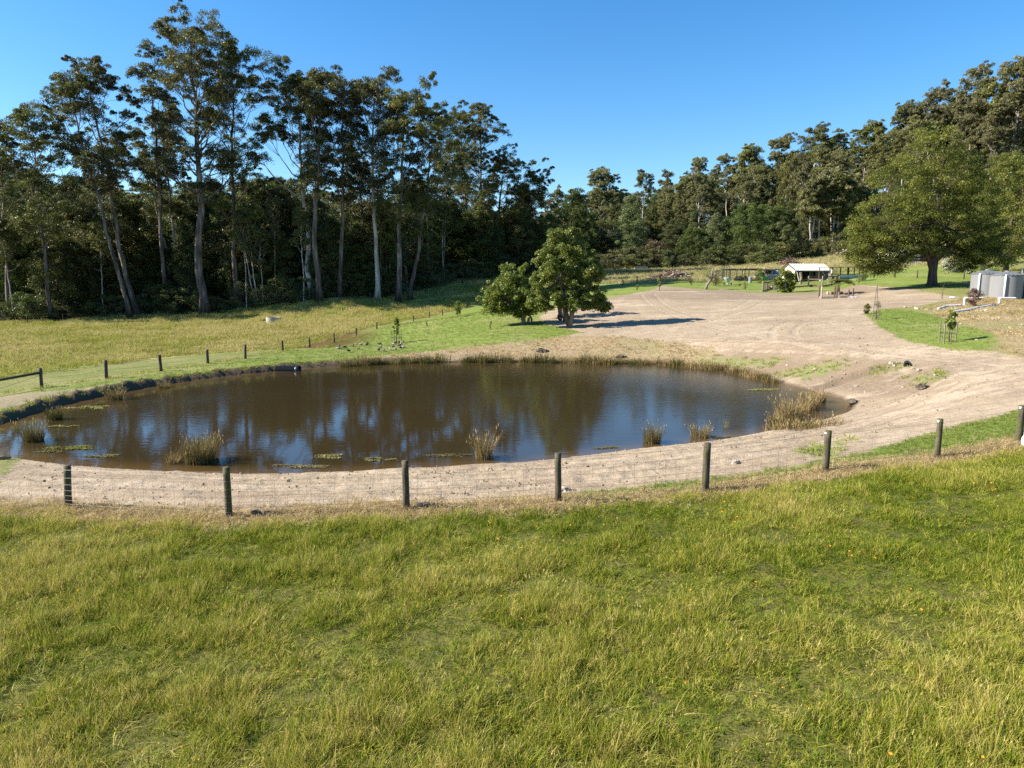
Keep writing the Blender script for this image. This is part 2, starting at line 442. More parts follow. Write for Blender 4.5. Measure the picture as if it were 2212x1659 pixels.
DARK_B = wpoly([(1560, 765), (1640, 752), (1760, 762), (1880, 775), (2010, 790), (2100, 800), (2000, 850), (1850, 860), (1700, 815), (1560, 790)])
FOREST = wpoly([(-120, 700), (60, 700), (230, 690), (440, 682), (560, 668), (690, 654), (850, 642), (930, 622), (1000, 607), (1130, 600), (1220, 590), (1300, 582), (1500, 577), (1640, 571), (1730, 560), (1790, 552), (1850, 545), (1900, 540)]) \
       + [(105, 165), (92, 118), (84, 98), (120, 60), (500, 60), (700, 700), (-700, 700), (-700, 0), (-90, 70)]
def classify(x, y):
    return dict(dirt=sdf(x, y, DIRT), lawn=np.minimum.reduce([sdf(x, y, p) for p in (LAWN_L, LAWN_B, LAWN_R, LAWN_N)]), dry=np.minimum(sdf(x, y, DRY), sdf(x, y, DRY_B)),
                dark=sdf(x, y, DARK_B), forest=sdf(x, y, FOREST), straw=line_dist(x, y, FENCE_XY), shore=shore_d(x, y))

# ------------------------------------------------------------------ ground sheet
def ground_mat():
    m, nt, out = nodes_mat('ground'); k = NT(nt)
    pos = k.n('ShaderNodeNewGeometry').outputs['Position']
    A = lambda nm: k.attr(nm).outputs['Fac']
    n_big = k.noise(pos, .16, 3); n_mid = k.noise(pos, .9, 4); n_fine = k.noise(pos, 5.0, 4, .65); n_tiny = k.noise(pos, 22.0, 3, .7)
    jit = k.math('ADD', k.math('MULTIPLY', k.math('SUBTRACT', n_mid, .5), 3.2), k.math('MULTIPLY', k.math('SUBTRACT', n_fine, .5), 1.6))
    def mask(nm, w=.25, amp=.5, off=0.0):
        return k.mapr(k.math('ADD', k.math('ADD', A(nm), off), k.math('MULTIPLY', jit, amp)), w, -w, 0, 1, True)
    # long grass
    mead = k.mix(k.mapr(n_mid, .35, .65), (.13, .155, .036), (.22, .205, .07))
    mead = k.mix(k.mapr(n_big, .4, .62, 0, .6), mead, (.25, .225, .09))
    mead = k.mix(k.mapr(n_fine, .4, .62, 0, .5), mead, (.09, .12, .025))
    # bare soil: pale clay with darker damp and trampled patches, wheel ruts running with the track
    st = k.scaled(pos, (.22, 1.9, 1.0))
    rut = k.noise(st, 1.3, 5, .62, .8)
    rings = k.n('ShaderNodeTexWave', {'Vector': pos, 'Scale': .42, 'Distortion': 9.0, 'Detail': 3.0, 'Detail Scale': .35}, wave_type='RINGS').outputs['Fac']
    dirt = k.ramp(k.math('ADD', k.math('MULTIPLY', n_fine, .5), k.math('ADD', k.math('MULTIPLY', rut, .3), k.math('MULTIPLY', n_mid, .22))), [(.30, (.19, .138, .088)), (.45, (.30, .232, .153)), (.58, (.355, .28, .19)), (.72, (.43, .345, .245))])
    dirt = k.mix(k.mapr(rings, .80, 1.0, 0, .35), dirt, (.19, .14, .094))
    dirt = k.mix(k.mapr(n_tiny, .58, .75, 0, .35), dirt, (.155, .113, .077))
    dirt = k.mix(k.mapr(n_big, .48, .66, 0, .45), dirt, (.23, .168, .115))
    # cut slope at the right end of the pond
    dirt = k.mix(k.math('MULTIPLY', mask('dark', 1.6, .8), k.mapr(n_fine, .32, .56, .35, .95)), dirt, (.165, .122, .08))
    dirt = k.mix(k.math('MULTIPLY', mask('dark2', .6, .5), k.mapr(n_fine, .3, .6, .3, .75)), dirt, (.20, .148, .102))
    pat = k.noise(k.scaled(pos, (.35, 1.0, 1.0)), .55, 4, .6, .5)
    dirt = k.mix(k.mapr(pat, .52, .66, 0, .55), dirt, (.215, .158, .107))
    dirt = k.mix(k.mapr(pat, .44, .34, 0, .5), dirt, (.45, .365, .265))
    lawn = k.mix(k.mapr(n_mid, .35, .65), (.115, .165, .024), (.165, .20, .042))
    lawn = k.mix(k.mapr(n_fine, .5, .7, 0, .5), lawn, (.195, .20, .066))
    lawn = k.mix(k.mapr(n_big, .52, .7, 0, .7), lawn, (.24, .235, .09))
    dry = k.mix(k.mapr(n_fine, .35, .65), (.17, .125, .07), (.33, .25, .132))
    dry = k.mix(k.mapr(n_mid, .45, .7, 0, .8), dry, (.30, .21, .12))
    dry = k.mix(k.mapr(n_big, .5, .62, 0, .5), dry, (.17, .18, .06))
    straw = k.mix(k.mapr(n_fine, .35, .65), (.30, .215, .105), (.44, .335, .18))
    wet = (.075, .055, .036)
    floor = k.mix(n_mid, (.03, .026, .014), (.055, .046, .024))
    tk = A('tyre')
    tn = k.mapr(n_mid, .32, .6, 0, 1)
    dirt = k.mix(k.math('MULTIPLY', k.mapr(k.math('ADD', tk, k.math('MULTIPLY', jit, .06)), .30, .12, 0, .38, True), tn), dirt, (.43, .345, .25))
    dirt = k.mix(k.math('MULTIPLY', k.mapr(k.math('ABSOLUTE', k.math('SUBTRACT', tk, .32)), .10, .0, 0, .5, True), tn), dirt, (.17, .123, .08))
    dirt = k.mix(k.mapr(A('gully'), .9, .15, 0, .7, True), dirt, (.13, .095, .065))
    mead = k.mix(k.mapr(A('front'), -.2, .4, 0, .9), mead, k.mix(n_fine, (.06, .06, .015), (.125, .115, .03)))
    c = mead
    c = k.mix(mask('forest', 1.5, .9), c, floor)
    c = k.mix(mask('dirt', .10, .6), c, dirt)
    c = k.mix(k.math('MULTIPLY', mask('dry', .5, .7), .85), c, dry)
    c = k.mix(k.math('MULTIPLY', mask('lawn', .14, .75), k.mapr(n_fine, .3, .42, .7, 1.0)), c, lawn)
    c = k.mix(k.math('MULTIPLY', k.mapr(k.math('ADD', A('straw'), k.math('MULTIPLY', jit, .35)), .75, .25, 0, 1, True), .9), c, straw)
    # grass patches on the pond bank at the right
    c = k.mix(k.math('MULTIPLY', mask('bankgrass', .5, .9), k.mapr(n_fine, .42, .55, 0, .9)), c, (.15, .19, .045))
    # track worn along the far bank
    c = k.mix(k.math('MULTIPLY', mask('track', .25, .5), k.mapr(n_fine, .3, .55, .35, .95)), c, (.27, .205, .14))
    c = k.mix(k.math('MULTIPLY', A('cut'), k.mapr(k.math('ADD', A('shore'), k.math('MULTIPLY', jit, .34)), .72, .42, 0, .85, True)), c, (.10, .066, .038))
    c = k.mix(k.mapr(k.math('ADD', A('shore'), k.math('MULTIPLY', jit, .1)), .32, .02, 0, .8, True), c, wet)
    sw = k.n('ShaderNodeSeparateXYZ', {0: pos}).outputs[2]
    c = k.mix(k.mapr(sw, .0, -.5, 0, 1), c, (.10, .062, .022))
    h = k.math('ADD', k.math('MULTIPLY', n_fine, .7), k.math('ADD', k.math('MULTIPLY', n_tiny, .25), k.math('MULTIPLY', rut, .12)))
    bm = k.n('ShaderNodeBump', {'Height': h, 'Strength': .7, 'Distance': .13})
    b = k.n('ShaderNodeBsdfPrincipled', {'Base Color': c, 'Roughness': .95, 'Specular IOR Level': .15, 'Normal': bm.outputs[0]})
    nt.links.new(b.outputs[0], out.inputs[0])
    return m
M_GROUND = ground_mat()
BANKG = [wpoly(p) for p in ([(1480, 786), (1560, 770), (1700, 775), (1680, 790), (1560, 798)], [(1660, 812), (1700, 798), (1830, 776), (1840, 785), (1740, 822)], [(1860, 800), (1930, 788), (1960, 795), (1880, 812)], [(1960, 815), (2030, 800), (2050, 815), (1980, 830)], [(1700, 985), (1800, 950), (1850, 945), (1780, 985)])]
TRACK = wpoly([(-60, 896), (0, 884), (65, 872), (130, 860), (215, 843), (300, 829), (345, 821), (215, 833), (130, 844), (0, 857), (-60, 866)])
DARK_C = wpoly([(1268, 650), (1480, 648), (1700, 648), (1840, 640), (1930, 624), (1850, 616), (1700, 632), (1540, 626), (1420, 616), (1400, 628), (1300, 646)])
HOLE = ground(650, 1110)
def _track(px, off=.8):
    P = np.array([tuple(ground(u, v)[:2]) for u, v in px]); q = np.linspace(0, 1, len(P)); s = np.linspace(0, 1, 26)
    P = np.stack([np.interp(s, q, P[:, 0]), np.interp(s, q, P[:, 1])], 1)
    for _ in range(3): P[1:-1] = (P[:-2] + 2 * P[1:-1] + P[2:]) / 4
    T = np.gradient(P, axis=0); N = np.stack([-T[:, 1], T[:, 0]], 1) / (np.linalg.norm(T, axis=1)[:, None] + 1e-9)
    return [[tuple(p) for p in P + N * o] for o in (-off, off)]
TYRES = sum([_track(p) for p in (
    [(-60, 1040), (200, 1052), (500, 1066), (800, 1062), (1100, 1040), (1400, 1010), (1700, 960), (1950, 890), (2250, 815)],
    [(60, 1015), (300, 1036), (600, 1046), (900, 1034), (1200, 1016), (1450, 988), (1700, 945), (1880, 900), (2000, 850), (2120, 800), (2250, 790)],
    [(2250, 785), (2050, 770), (1850, 755), (1650, 725), (1500, 690), (1420, 660), (1400, 635)],
    [(1300, 735), (1450, 738), (1620, 742), (1800, 752), (1980, 775)],
    [(1700, 735), (1690, 715), (1720, 695), (1790, 690), (1830, 700)],
    [(1350, 720), (1500, 700), (1600, 670), (1640, 648)])], [])
def build_ground():
    GULLY = wpoly([(1752, 842), (1790, 832), (1825, 818), (1862, 806), (1890, 797), (1925, 789)])
    th = np.concatenate([np.linspace(-46, 46, 420), np.linspace(46, 314, 46)[1:-1]]) * math.pi / 180
    r = [1.0]
    while r[-1] < 150: r.append(r[-1] + max(.09, r[-1] * ((.0092) if 12 < r[-1] < 70 else .0122)))
    while r[-1] < 2600: r.append(r[-1] * 1.035)
    r = np.array(r); nr, na = len(r), len(th)
    X = r[:, None] * np.sin(th)[None]; Y = r[:, None] * np.cos(th)[None]
    x, y = X.ravel(), Y.ravel()
    Z = terrain(x, y)
    cl = classify(x, y)
    # soil is rough: clods, ruts
    soil = sstep(.3, -.5, cl['dirt']) * sstep(.1, .5, cl['shore']) * (1 - sstep(.2, -.4, cl['lawn'])) * sstep(120, 60, np.hypot(x, y))
    Z = Z + soil * (0.05 * fbm(x / .35, y / .35, 21, 2) + 0.05 * fbm(x / 1.3, y / .8, 31, 2))
    cutb = sstep(-4, -12, x) * sstep(24, 34, y)
    Z = Z + cutb * sstep(.1, .3, cl['shore']) * sstep(1.0, .5, cl['shore']) * .30 * fbm(x / .45, y / .45, 41, 2)
    cl['cut'] = cutb
    gd = line_dist(x, y, GULLY); Z = Z - .38 * np.exp(-(gd / (.28 + .2 * vnoise(x * 1.5, y * 1.5, 61))) ** 2) * np.clip(.75 + 1.3 * vnoise(x * .8, y * .8, 62), 0, 1.2)
    hole = np.minimum(np.hypot(x - HOLE.x, (y - HOLE.y) * 1.6), 5); Z = Z - .30 * sstep(1.0, .3, hole + .5 * vnoise(x * 2, y * 2, 63))
    cl['tyre'] = np.minimum.reduce([line_dist(x, y, t) for t in TYRES])
    Z = Z - .035 * sstep(.30, .12, cl['tyre']) * (cl['dirt'] < 0)
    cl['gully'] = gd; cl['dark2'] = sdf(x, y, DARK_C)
    cl['front'] = np.interp(x, [p[0] for p in FENCE_XY], [p[1] for p in FENCE_XY]) - y
    cl['bankgrass'] = np.minimum.reduce([sdf(x, y, p) for p in BANKG]); cl['track'] = sdf(x, y, TRACK)
    V = np.stack([x, y, Z], 1); V = np.vstack([V, [[0, 0, hz(0, 0)]]])
    i = np.arange(nr - 1)[:, None] * na; j = np.arange(na)[None]; kk = (j + 1) % na
    Q = np.stack([i + kk, i + j, i + na + j, i + na + kk], 2).reshape(-1, 4)
    Q = Q[:, ::-1]
    q = Q
    cd, clw = cl['dirt'], cl['lawn']
    fd = cd[q].mean(1); fl = clw[q].mean(1); fs = cl['shore'][q].mean(1)
    klass = np.where(fs < 0, 3, np.where(fl < 0, 2, np.where(fd < 0, 1, 0)))
    me_all = mesh_np('tmp', V, Q, None, [], None, True)
    nrm = np.zeros(len(V) * 3, F32); me_all.vertices.foreach_get('normal', nrm); nrm = nrm.reshape(-1, 3)
    bpy.data.meshes.remove(me_all)
    fan = np.array([(len(V) - 1, b, a) for a, b in zip(range(na), list(range(1, na)) + [0])])
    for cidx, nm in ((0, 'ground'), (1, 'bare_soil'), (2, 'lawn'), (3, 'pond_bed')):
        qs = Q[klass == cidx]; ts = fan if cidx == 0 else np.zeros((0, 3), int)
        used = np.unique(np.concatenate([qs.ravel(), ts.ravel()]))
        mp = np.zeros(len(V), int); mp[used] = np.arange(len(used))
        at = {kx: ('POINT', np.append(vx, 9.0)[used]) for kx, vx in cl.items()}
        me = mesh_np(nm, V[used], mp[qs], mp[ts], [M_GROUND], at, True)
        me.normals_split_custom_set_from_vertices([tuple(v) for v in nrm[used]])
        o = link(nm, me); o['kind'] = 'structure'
        o['label'] = {'ground': 'grassy paddocks and forest floor all round the pond', 'bare_soil': 'pale bare soil scraped around the pond and up to the shed', 'lawn': 'bright green mown lawn patches around the pond', 'pond_bed': 'muddy bed under the pond water'}[nm]
build_ground()

# ------------------------------------------------------------------ pond water
def water_mat():
    m, nt, out = nodes_mat('pond_water'); k = NT(nt)
    pos = k.n('ShaderNodeNewGeometry').outputs['Position']
    big = k.noise(pos, .10, 2)
    st = k.scaled(pos, (.75, 1.7, 1.0))
    w1 = k.noise(st, 2.2, 2, .45, .4); w2 = k.noise(st, 6.0, 2, .5, .2)
    xyz = k.n('ShaderNodeSeparateXYZ', {0: pos})
    # breeze ruffles the far and right half, the near left lies calmer
    br = k.math('ADD', k.mapr(xyz.outputs[1], 24, 44, .20, .85), k.math('MULTIPLY', k.math('SUBTRACT', big, .5), 1.4))
    br = k.math('ADD', br, k.mapr(xyz.outputs[0], -6, 16, -.12, .45))
    br = k.math('MAXIMUM', br, .16)
    h = k.math('MULTIPLY', k.math('ADD', w1, k.math('MULTIPLY', w2, .35)), br)
    bm = k.n('ShaderNodeBump', {'Height': h, 'Strength': 1.0, 'Distance': .0065})
    sh = k.attr('shallow').outputs['Fac']
    col = k.mix(sh, (.032, .0225, .0092), (.13, .075, .024))
    b = k.n('ShaderNodeBsdfPrincipled', {'Base Color': col, 'Roughness': k.mapr(br, .16, 1.1, .02, .17), 'IOR': 1.333, 'Specular IOR Level': .5, 'Normal': bm.outputs[0]})
    nt.links.new(b.outputs[0], out.inputs[0])
    return m
def build_water():
    xs = [p[0] for p in SHORE]; ys = [p[1] for p in SHORE]
    gx = np.arange(min(xs) - 1, max(xs) + 1.01, .5); gy = np.arange(min(ys) - 1, max(ys) + 1.01, .5)
    X, Y = np.meshgrid(gx, gy); s = shore_d(X.ravel(), Y.ravel()); nx = len(gx)
    i = (np.arange(len(gy) - 1)[:, None] * nx + np.arange(nx - 1)[None]).ravel()
    Q = np.stack([i, i + 1, i + nx + 1, i + nx], 1)
    Q = Q[s[Q].min(1) < .35]
    V = np.stack([X.ravel(), Y.ravel(), np.zeros(X.size)], 1)
    used = np.unique(Q); mp = np.zeros(len(V), int); mp[used] = np.arange(len(used))
    sh = sstep(-1.6, 0.0, s) * .55
    o = link('pond_water', mesh_np('pond_water', V[used], mp[Q], None, [water_mat()], {'shallow': ('POINT', sh[used])}, True))
    tag(o, 'still brown pond water reflecting the tall trees and blue sky', kind='structure')
build_water()

# ------------------------------------------------------------------ scattered ground cover
def scatter(name, label, pts, rot, scl, idx, tint, meshes, smooth=False):
    """one object: points carrying geometry-node instances of small meshes"""
    col = bpy.data.collections.new(name + '_kit')
    for q, me in enumerate(meshes):
        o = bpy.data.objects.new('%s_kit_%02d' % (name, q), me); col.objects.link(o)
    me = bpy.data.meshes.new(name)
    me.vertices.add(len(pts)); me.vertices.foreach_set('co', np.asarray(pts, F32).ravel())
    a = me.attributes.new('rot', 'FLOAT_VECTOR', 'POINT'); a.data.foreach_set('vector', np.asarray(rot, F32).ravel())
    a = me.attributes.new('scl', 'FLOAT_VECTOR', 'POINT'); a.data.foreach_set('vector', np.asarray(scl, F32).ravel())
    a = me.attributes.new('idx', 'INT', 'POINT'); a.data.foreach_set('value', np.asarray(idx, np.int32))
    a = me.attributes.new('ptint', 'FLOAT', 'POINT'); a.data.foreach_set('value', np.asarray(tint, F32))
    o = link(name, me); tag(o, label, kind='stuff')
    ng = bpy.data.node_groups.new(name, 'GeometryNodeTree')
    ng.interface.new_socket('Geometry', in_out='INPUT', socket_type='NodeSocketGeometry')
    ng.interface.new_socket('Geometry', in_out='OUTPUT', socket_type='NodeSocketGeometry')
    N = ng.nodes; gi = N.new('NodeGroupInput'); go = N.new('NodeGroupOutput')
    ci = N.new('GeometryNodeCollectionInfo'); ci.inputs['Collection'].default_value = col
    ci.inputs['Separate Children'].default_value = True; ci.inputs['Reset Children'].default_value = True
    iop = N.new('GeometryNodeInstanceOnPoints'); iop.inputs['Pick Instance'].default_value = True
    def na(nm, ty):
        nd = N.new('GeometryNodeInputNamedAttribute'); nd.data_type = ty; nd.inputs['Name'].default_value = nm; return nd.outputs['Attribute']
    L = ng.links.new
    L(gi.outputs[0], iop.inputs['Points']); L(ci.outputs[0], iop.inputs['Instance']); L(na('idx', 'INT'), iop.inputs['Instance Index'])
    L(na('rot', 'FLOAT_VECTOR'), iop.inputs['Rotation']); L(na('scl', 'FLOAT_VECTOR'), iop.inputs['Scale'])
    L(iop.outputs[0], go.inputs[0])
    md = o.modifiers.new('scatter', 'NODES'); md.node_group = ng
    return o

def grass_mat(name, greens, straws, trans=.35):
    """blades: per-blade tint in the mesh, per-tuft tint on the instance, patches in world space"""
    m, nt, out = nodes_mat(name); k = NT(nt)
    bt = k.attr('tint').outputs['Fac']; it = k.attr('ptint', 'INSTANCER').outputs['Fac']
    f = k.math('ADD', k.math('MULTIPLY', bt, .55), k.math('MULTIPLY', it, .65), clamp=True)
    col = k.ramp(f, [(0.05, greens[0]), (.35, greens[1]), (.58, straws[0]), (.9, straws[1])])
    d = k.n('ShaderNodeBsdfDiffuse', {'Color': col})
    t = k.n('ShaderNodeBsdfTranslucent', {'Color': col})
    g = k.n('ShaderNodeBsdfGlossy', {'Color': (1, 1, .95, 1), 'Roughness': .45})
    mx = k.n('ShaderNodeMixShader', {0: trans, 1: d.outputs[0], 2: t.outputs[0]})
    mx2 = k.n('ShaderNodeMixShader', {0: .008, 1: mx.outputs[0], 2: g.outputs[0]})
    nt.links.new(mx2.outputs[0], out.inputs[0])
    return m

def tuft(seed, n, rad, h, w, spread, mat, seg=3, droop=.25, lo=.35, tint=(0, 1), heads=0.0, name='tuft'):
    """a tuft of tapering bent blades; numpy throughout"""
    rs = R0(seed)
    a0 = rs.rand(n) * 2 * math.pi; r0 = rad * np.sqrt(rs.rand(n))
    bx, by = r0 * np.cos(a0), r0 * np.sin(a0)
    hh = h * (lo + (1 - lo) * rs.rand(n) ** .8)
    az = a0 + rs.normal(0, .9, n); out_ = spread * (.15 + rs.rand(n)) * hh
    ww = w * (.6 + .8 * rs.rand(n))
    fa = az + math.pi / 2 + rs.normal(0, .6, n)
    tv = tint[0] + (tint[1] - tint[0]) * rs.rand(n)
    lv = np.linspace(0, 1, seg + 1)
    V = []; 
    for q, t in enumerate(lv):
        cx_ = bx + np.cos(az) * out_ * t ** 1.7; cy_ = by + np.sin(az) * out_ * t ** 1.7
        cz_ = hh * (t - droop * spread * t ** 2.5) - .02
        wd = ww * (1 - t ** 1.5) * .5 + .0004
        V.append(np.stack([cx_ - np.cos(fa) * wd, cy_ - np.sin(fa) * wd, cz_], 1)); V.append(np.stack([cx_ + np.cos(fa) * wd, cy_ + np.sin(fa) * wd, cz_], 1))
    V = np.stack(V, 1)                      # n, 2*(seg+1), 3
    nv = 2 * (seg + 1)
    b = np.arange(n)[:, None] * nv
    Q = np.concatenate([b + np.array([[2 * q, 2 * q + 1, 2 * q + 3, 2 * q + 2]]) for q in range(seg)])
    V = V.reshape(-1, 3); tt = np.repeat(tv, nv)
    if heads:
        kx = np.where(rs.rand(n) < heads)[0]
        tip = V.reshape(n, nv, 3)[kx, -1]
        s = .020 * (.7 + rs.rand(len(kx)))[:, None] * h / .45; wv = np.stack([np.cos(fa[kx]), np.sin(fa[kx]), 0 * kx], 1) * w * 1.1
        H = np.stack([tip - wv * 0 - [0, 0, .5] * s, tip + wv, tip + [0, 0, 1.6] * s, tip - wv], 1).reshape(-1, 3)
        Q = np.vstack([Q, np.arange(len(kx) * 4).reshape(-1, 4) + len(V)]); V = np.vstack([V, H]); tt = np.concatenate([tt, np.full(len(kx) * 4, 1.0)])
    return mesh_np(name, V, Q, None, [mat], {'tint': ('POINT', tt)})

M_GRASS = grass_mat('long_grass', [(.045, .095, .005), (.195, .24, .015)], [(.36, .33, .05), (.54, .43, .16)])
M_FIELD = grass_mat('paddock_grass', [(.15, .21, .018), (.27, .305, .038)], [(.37, .34, .085), (.50, .42, .18)])
M_STRAW = grass_mat('dry_grass', [(.20, .17, .055), (.34, .25, .11)], [(.48, .365, .18), (.60, .48, .28)])
M_HILL = grass_mat('hill_grass', [(.15, .18, .045), (.23, .245, .075)], [(.36, .32, .135), (.50, .42, .22)])
M_LAWN = grass_mat('mown_grass', [(.10, .16, .018), (.145, .20, .027)], [(.19, .215, .045), (.27, .24, .09)])

def grid_pts(x0, x1, y0, y1, step, seed):
    rs = R0(seed)
    X, Y = np.meshgrid(np.arange(x0, x1, step), np.arange(y0, y1, step))
    X = X.ravel() + (rs.rand(X.size) - .5) * step * 1.1; Y = Y.ravel() + (rs.rand(Y.size) - .5) * step * 1.1
    return X, Y
def in_view(X, Y, marg=6.0): return np.abs(X) < .745 * Y + marg
def xyz(X, Y): return np.stack([X, Y, terrain(X, Y)], 1)

def near_grass():
    X, Y = grid_pts(-21, 24, 4.2, 25, .10, 5)
    fy = np.interp(X, [p[0] for p in FENCE_XY], [p[1] for p in FENCE_XY])
    keep = in_view(X, Y, 3.0) & (Y < fy - .50 - .9 * vnoise(X * .7, Y * .7, 3)); X, Y = X[keep], Y[keep]; fy = fy[keep]
    rs = R0(8); n = len(X)
    clump = .62 * fbm(X / .52, Y / .52, 76, 2) + .55 * fbm(X / 1.1, Y / 1.1, 77, 2); patch = fbm(X / 3.2, Y / 3.2, 78, 2); wide = fbm(X / 8, Y / 8, 79, 2)
    left = sstep(2, -10, X)
    hs = np.clip(.70 + 2.9 * clump + .3 * patch + .10 * left, .22, 1.75) * (.85 + .3 * rs.rand(n))
    hs *= .55 + .45 * sstep(.3, 1.6, fy - Y)
    thin = rs.rand(n) < np.clip(1.0 + 1.0 * clump, .55, 1)
    la = .9 + 5 * fbm(X / 1.2, Y / 1.2, 80, 2)                       # combed this way and that
    lean = np.clip(.12 + .5 * np.abs(fbm(X / .8, Y / .8, 81, 2)), 0, .8)
    rot = np.stack([-np.sin(la) * lean + rs.normal(0, .22, n), np.cos(la) * lean + rs.normal(0, .22, n), rs.rand(n) * 6.28], 1)
    edge = sstep(1.3, .1, fy - Y - .5 * vnoise(X, Y, 4))
    tint = np.clip(.24 + .46 * patch + .35 * clump + .36 * wide + .60 * edge + rs.normal(0, .19, n), 0, 1)
    kinds = [tuft(100 + q, 42, .11, .245, .0068, .75, M_GRASS, 3, .3, .3) for q in range(4)] + \
            [tuft(110 + q, 9, .09, .37, .0046, .45, M_GRASS, 3, .2, .5, (.5, .95), .55) for q in range(3)] + \
            [tuft(120 + q, 30, .12, .18, .0095, .95, M_GRASS, 2, .5, .4, (0, .4)) for q in range(2)] + \
            [tuft(130 + q, 14, .16, .24, .0055, 1.7, M_GRASS, 3, .9, .5, (.8, 1.0)) for q in range(2)]
    p = rs.rand(n)
    idx = np.where(p < .52, rs.randint(0, 4, n), np.where(p < .66 - .1 * sstep(0, .5, -patch), 4 + rs.randint(0, 3, n), np.where(p < .89, 7 + rs.randint(0, 2, n), 9 + rs.randint(0, 2, n))))
    scl = np.stack([.9 + .4 * rs.rand(n), .9 + .4 * rs.rand(n), hs], 1)
    P = xyz(X, Y)
    scatter('meadow_grass', 'long green and straw coloured grass in front of the wire fence', P[thin], rot[thin], scl[thin], idx[thin], tint[thin], kinds)
    # orange-yellow flat flowers
    m = simple_mat('yellow_petals', (.75, .33, .02), .6, .2)
    g = Geo(); rsx = R0(4)
    for q in range(6):
        a = q * 1.047; g.add([(0, 0, 0), (.010 * math.cos(a - .4), .010 * math.sin(a - .4), .006), (.016 * math.cos(a), .016 * math.sin(a), .004), (.010 * math.cos(a + .4), .010 * math.sin(a + .4), .006)], [(0, 1, 2, 3)])
    fm = g.mesh('petal_rosette', m)
    cx_, cy_ = rsx.uniform(-8, 12, 70), rsx.uniform(6, 17, 70)
    fx = np.repeat(cx_, 4) + rsx.normal(0, .35, 280); fy_ = np.repeat(cy_, 4) + rsx.normal(0, .3, 280)
    kf = in_view(fx, fy_, 1) & (fy_ < np.interp(fx, [p_[0] for p_ in FENCE_XY], [p_[1] for p_ in FENCE_XY]) - .8); fx, fy_ = fx[kf], fy_[kf]
    P = xyz(fx, fy_); P[:, 2] += .24 + .16 * rsx.rand(len(fx))
    scatter('meadow_flowers', 'tiny orange yellow flowers dotted through the long grass', P, np.stack([rsx.normal(.25, .3, len(fx)), rsx.normal(0, .3, len(fx)), fx], 1), np.repeat(.8 + .7 * rsx.rand(len(fx)), 3).reshape(-1, 3), np.zeros(len(fx)), np.zeros(len(fx)), [fm])
near_grass()

def fence_straw():
    """dead sprayed grass along the near fence and a thin fringe of green behind it"""
    rs = R0(31); n = 7000
    d = np.cumsum([0] + [math.hypot(b[0] - a[0], b[1] - a[1]) for a, b in zip(FENCE_XY[:-1], FENCE_XY[1:])])
    t = rs.rand(n) * d[-1]
    X = np.interp(t, d, [p[0] for p in FENCE_XY]); Y = np.interp(t, d, [p[1] for p in FENCE_XY]) + rs.normal(-.18, .40, n)
    dens = np.clip(.75 + 1.6 * vnoise(X / 1.3, Y / 1.3, 6), .1, 1); k = rs.rand(n) < dens; X, Y = X[k], Y[k]; n = len(X)
    kinds = [tuft(200 + q, 26, .12, .22, .008, 1.3, M_STRAW, 2, .6, .3) for q in range(3)]
    scatter('dry_grass', 'dead straw coloured grass along the foot of the near fence', xyz(X, Y), np.stack([rs.normal(0, .35, n), rs.normal(0, .35, n), rs.rand(n) * 6.28], 1),
            np.stack([.8 + .6 * rs.rand(n)] * 2 + [.6 + .8 * rs.rand(n)], 1), rs.randint(0, 3, n), .25 + .6 * rs.rand(n), kinds)
    X, Y = grid_pts(0, 24, 16, 26, .14, 33)
    k = (sdf(X, Y, LAWN_N) < .05 + .5 * vnoise(X * 1.3, Y * 1.3, 8)) & (rs.rand(len(X)) < .8); X, Y = X[k], Y[k]; n = len(X)
    kinds = [tuft(210 + q, 26, .11, .12, .009, .8, M_LAWN, 2, .4, .3) for q in range(3)]
    scatter('verge_grass', 'short bright green grass strip behind the near fence', xyz(X, Y), np.stack([rs.normal(0, .15, n), rs.normal(0, .15, n), rs.rand(n) * 6.28], 1),
            np.stack([.9 + .4 * rs.rand(n)] * 2 + [.6 + .9 * rs.rand(n)], 1), rs.randint(0, 3, n), np.clip(.3 + .5 * vnoise(X / 1.5, Y / 1.5, 12), 0, 1), kinds)
fence_straw()

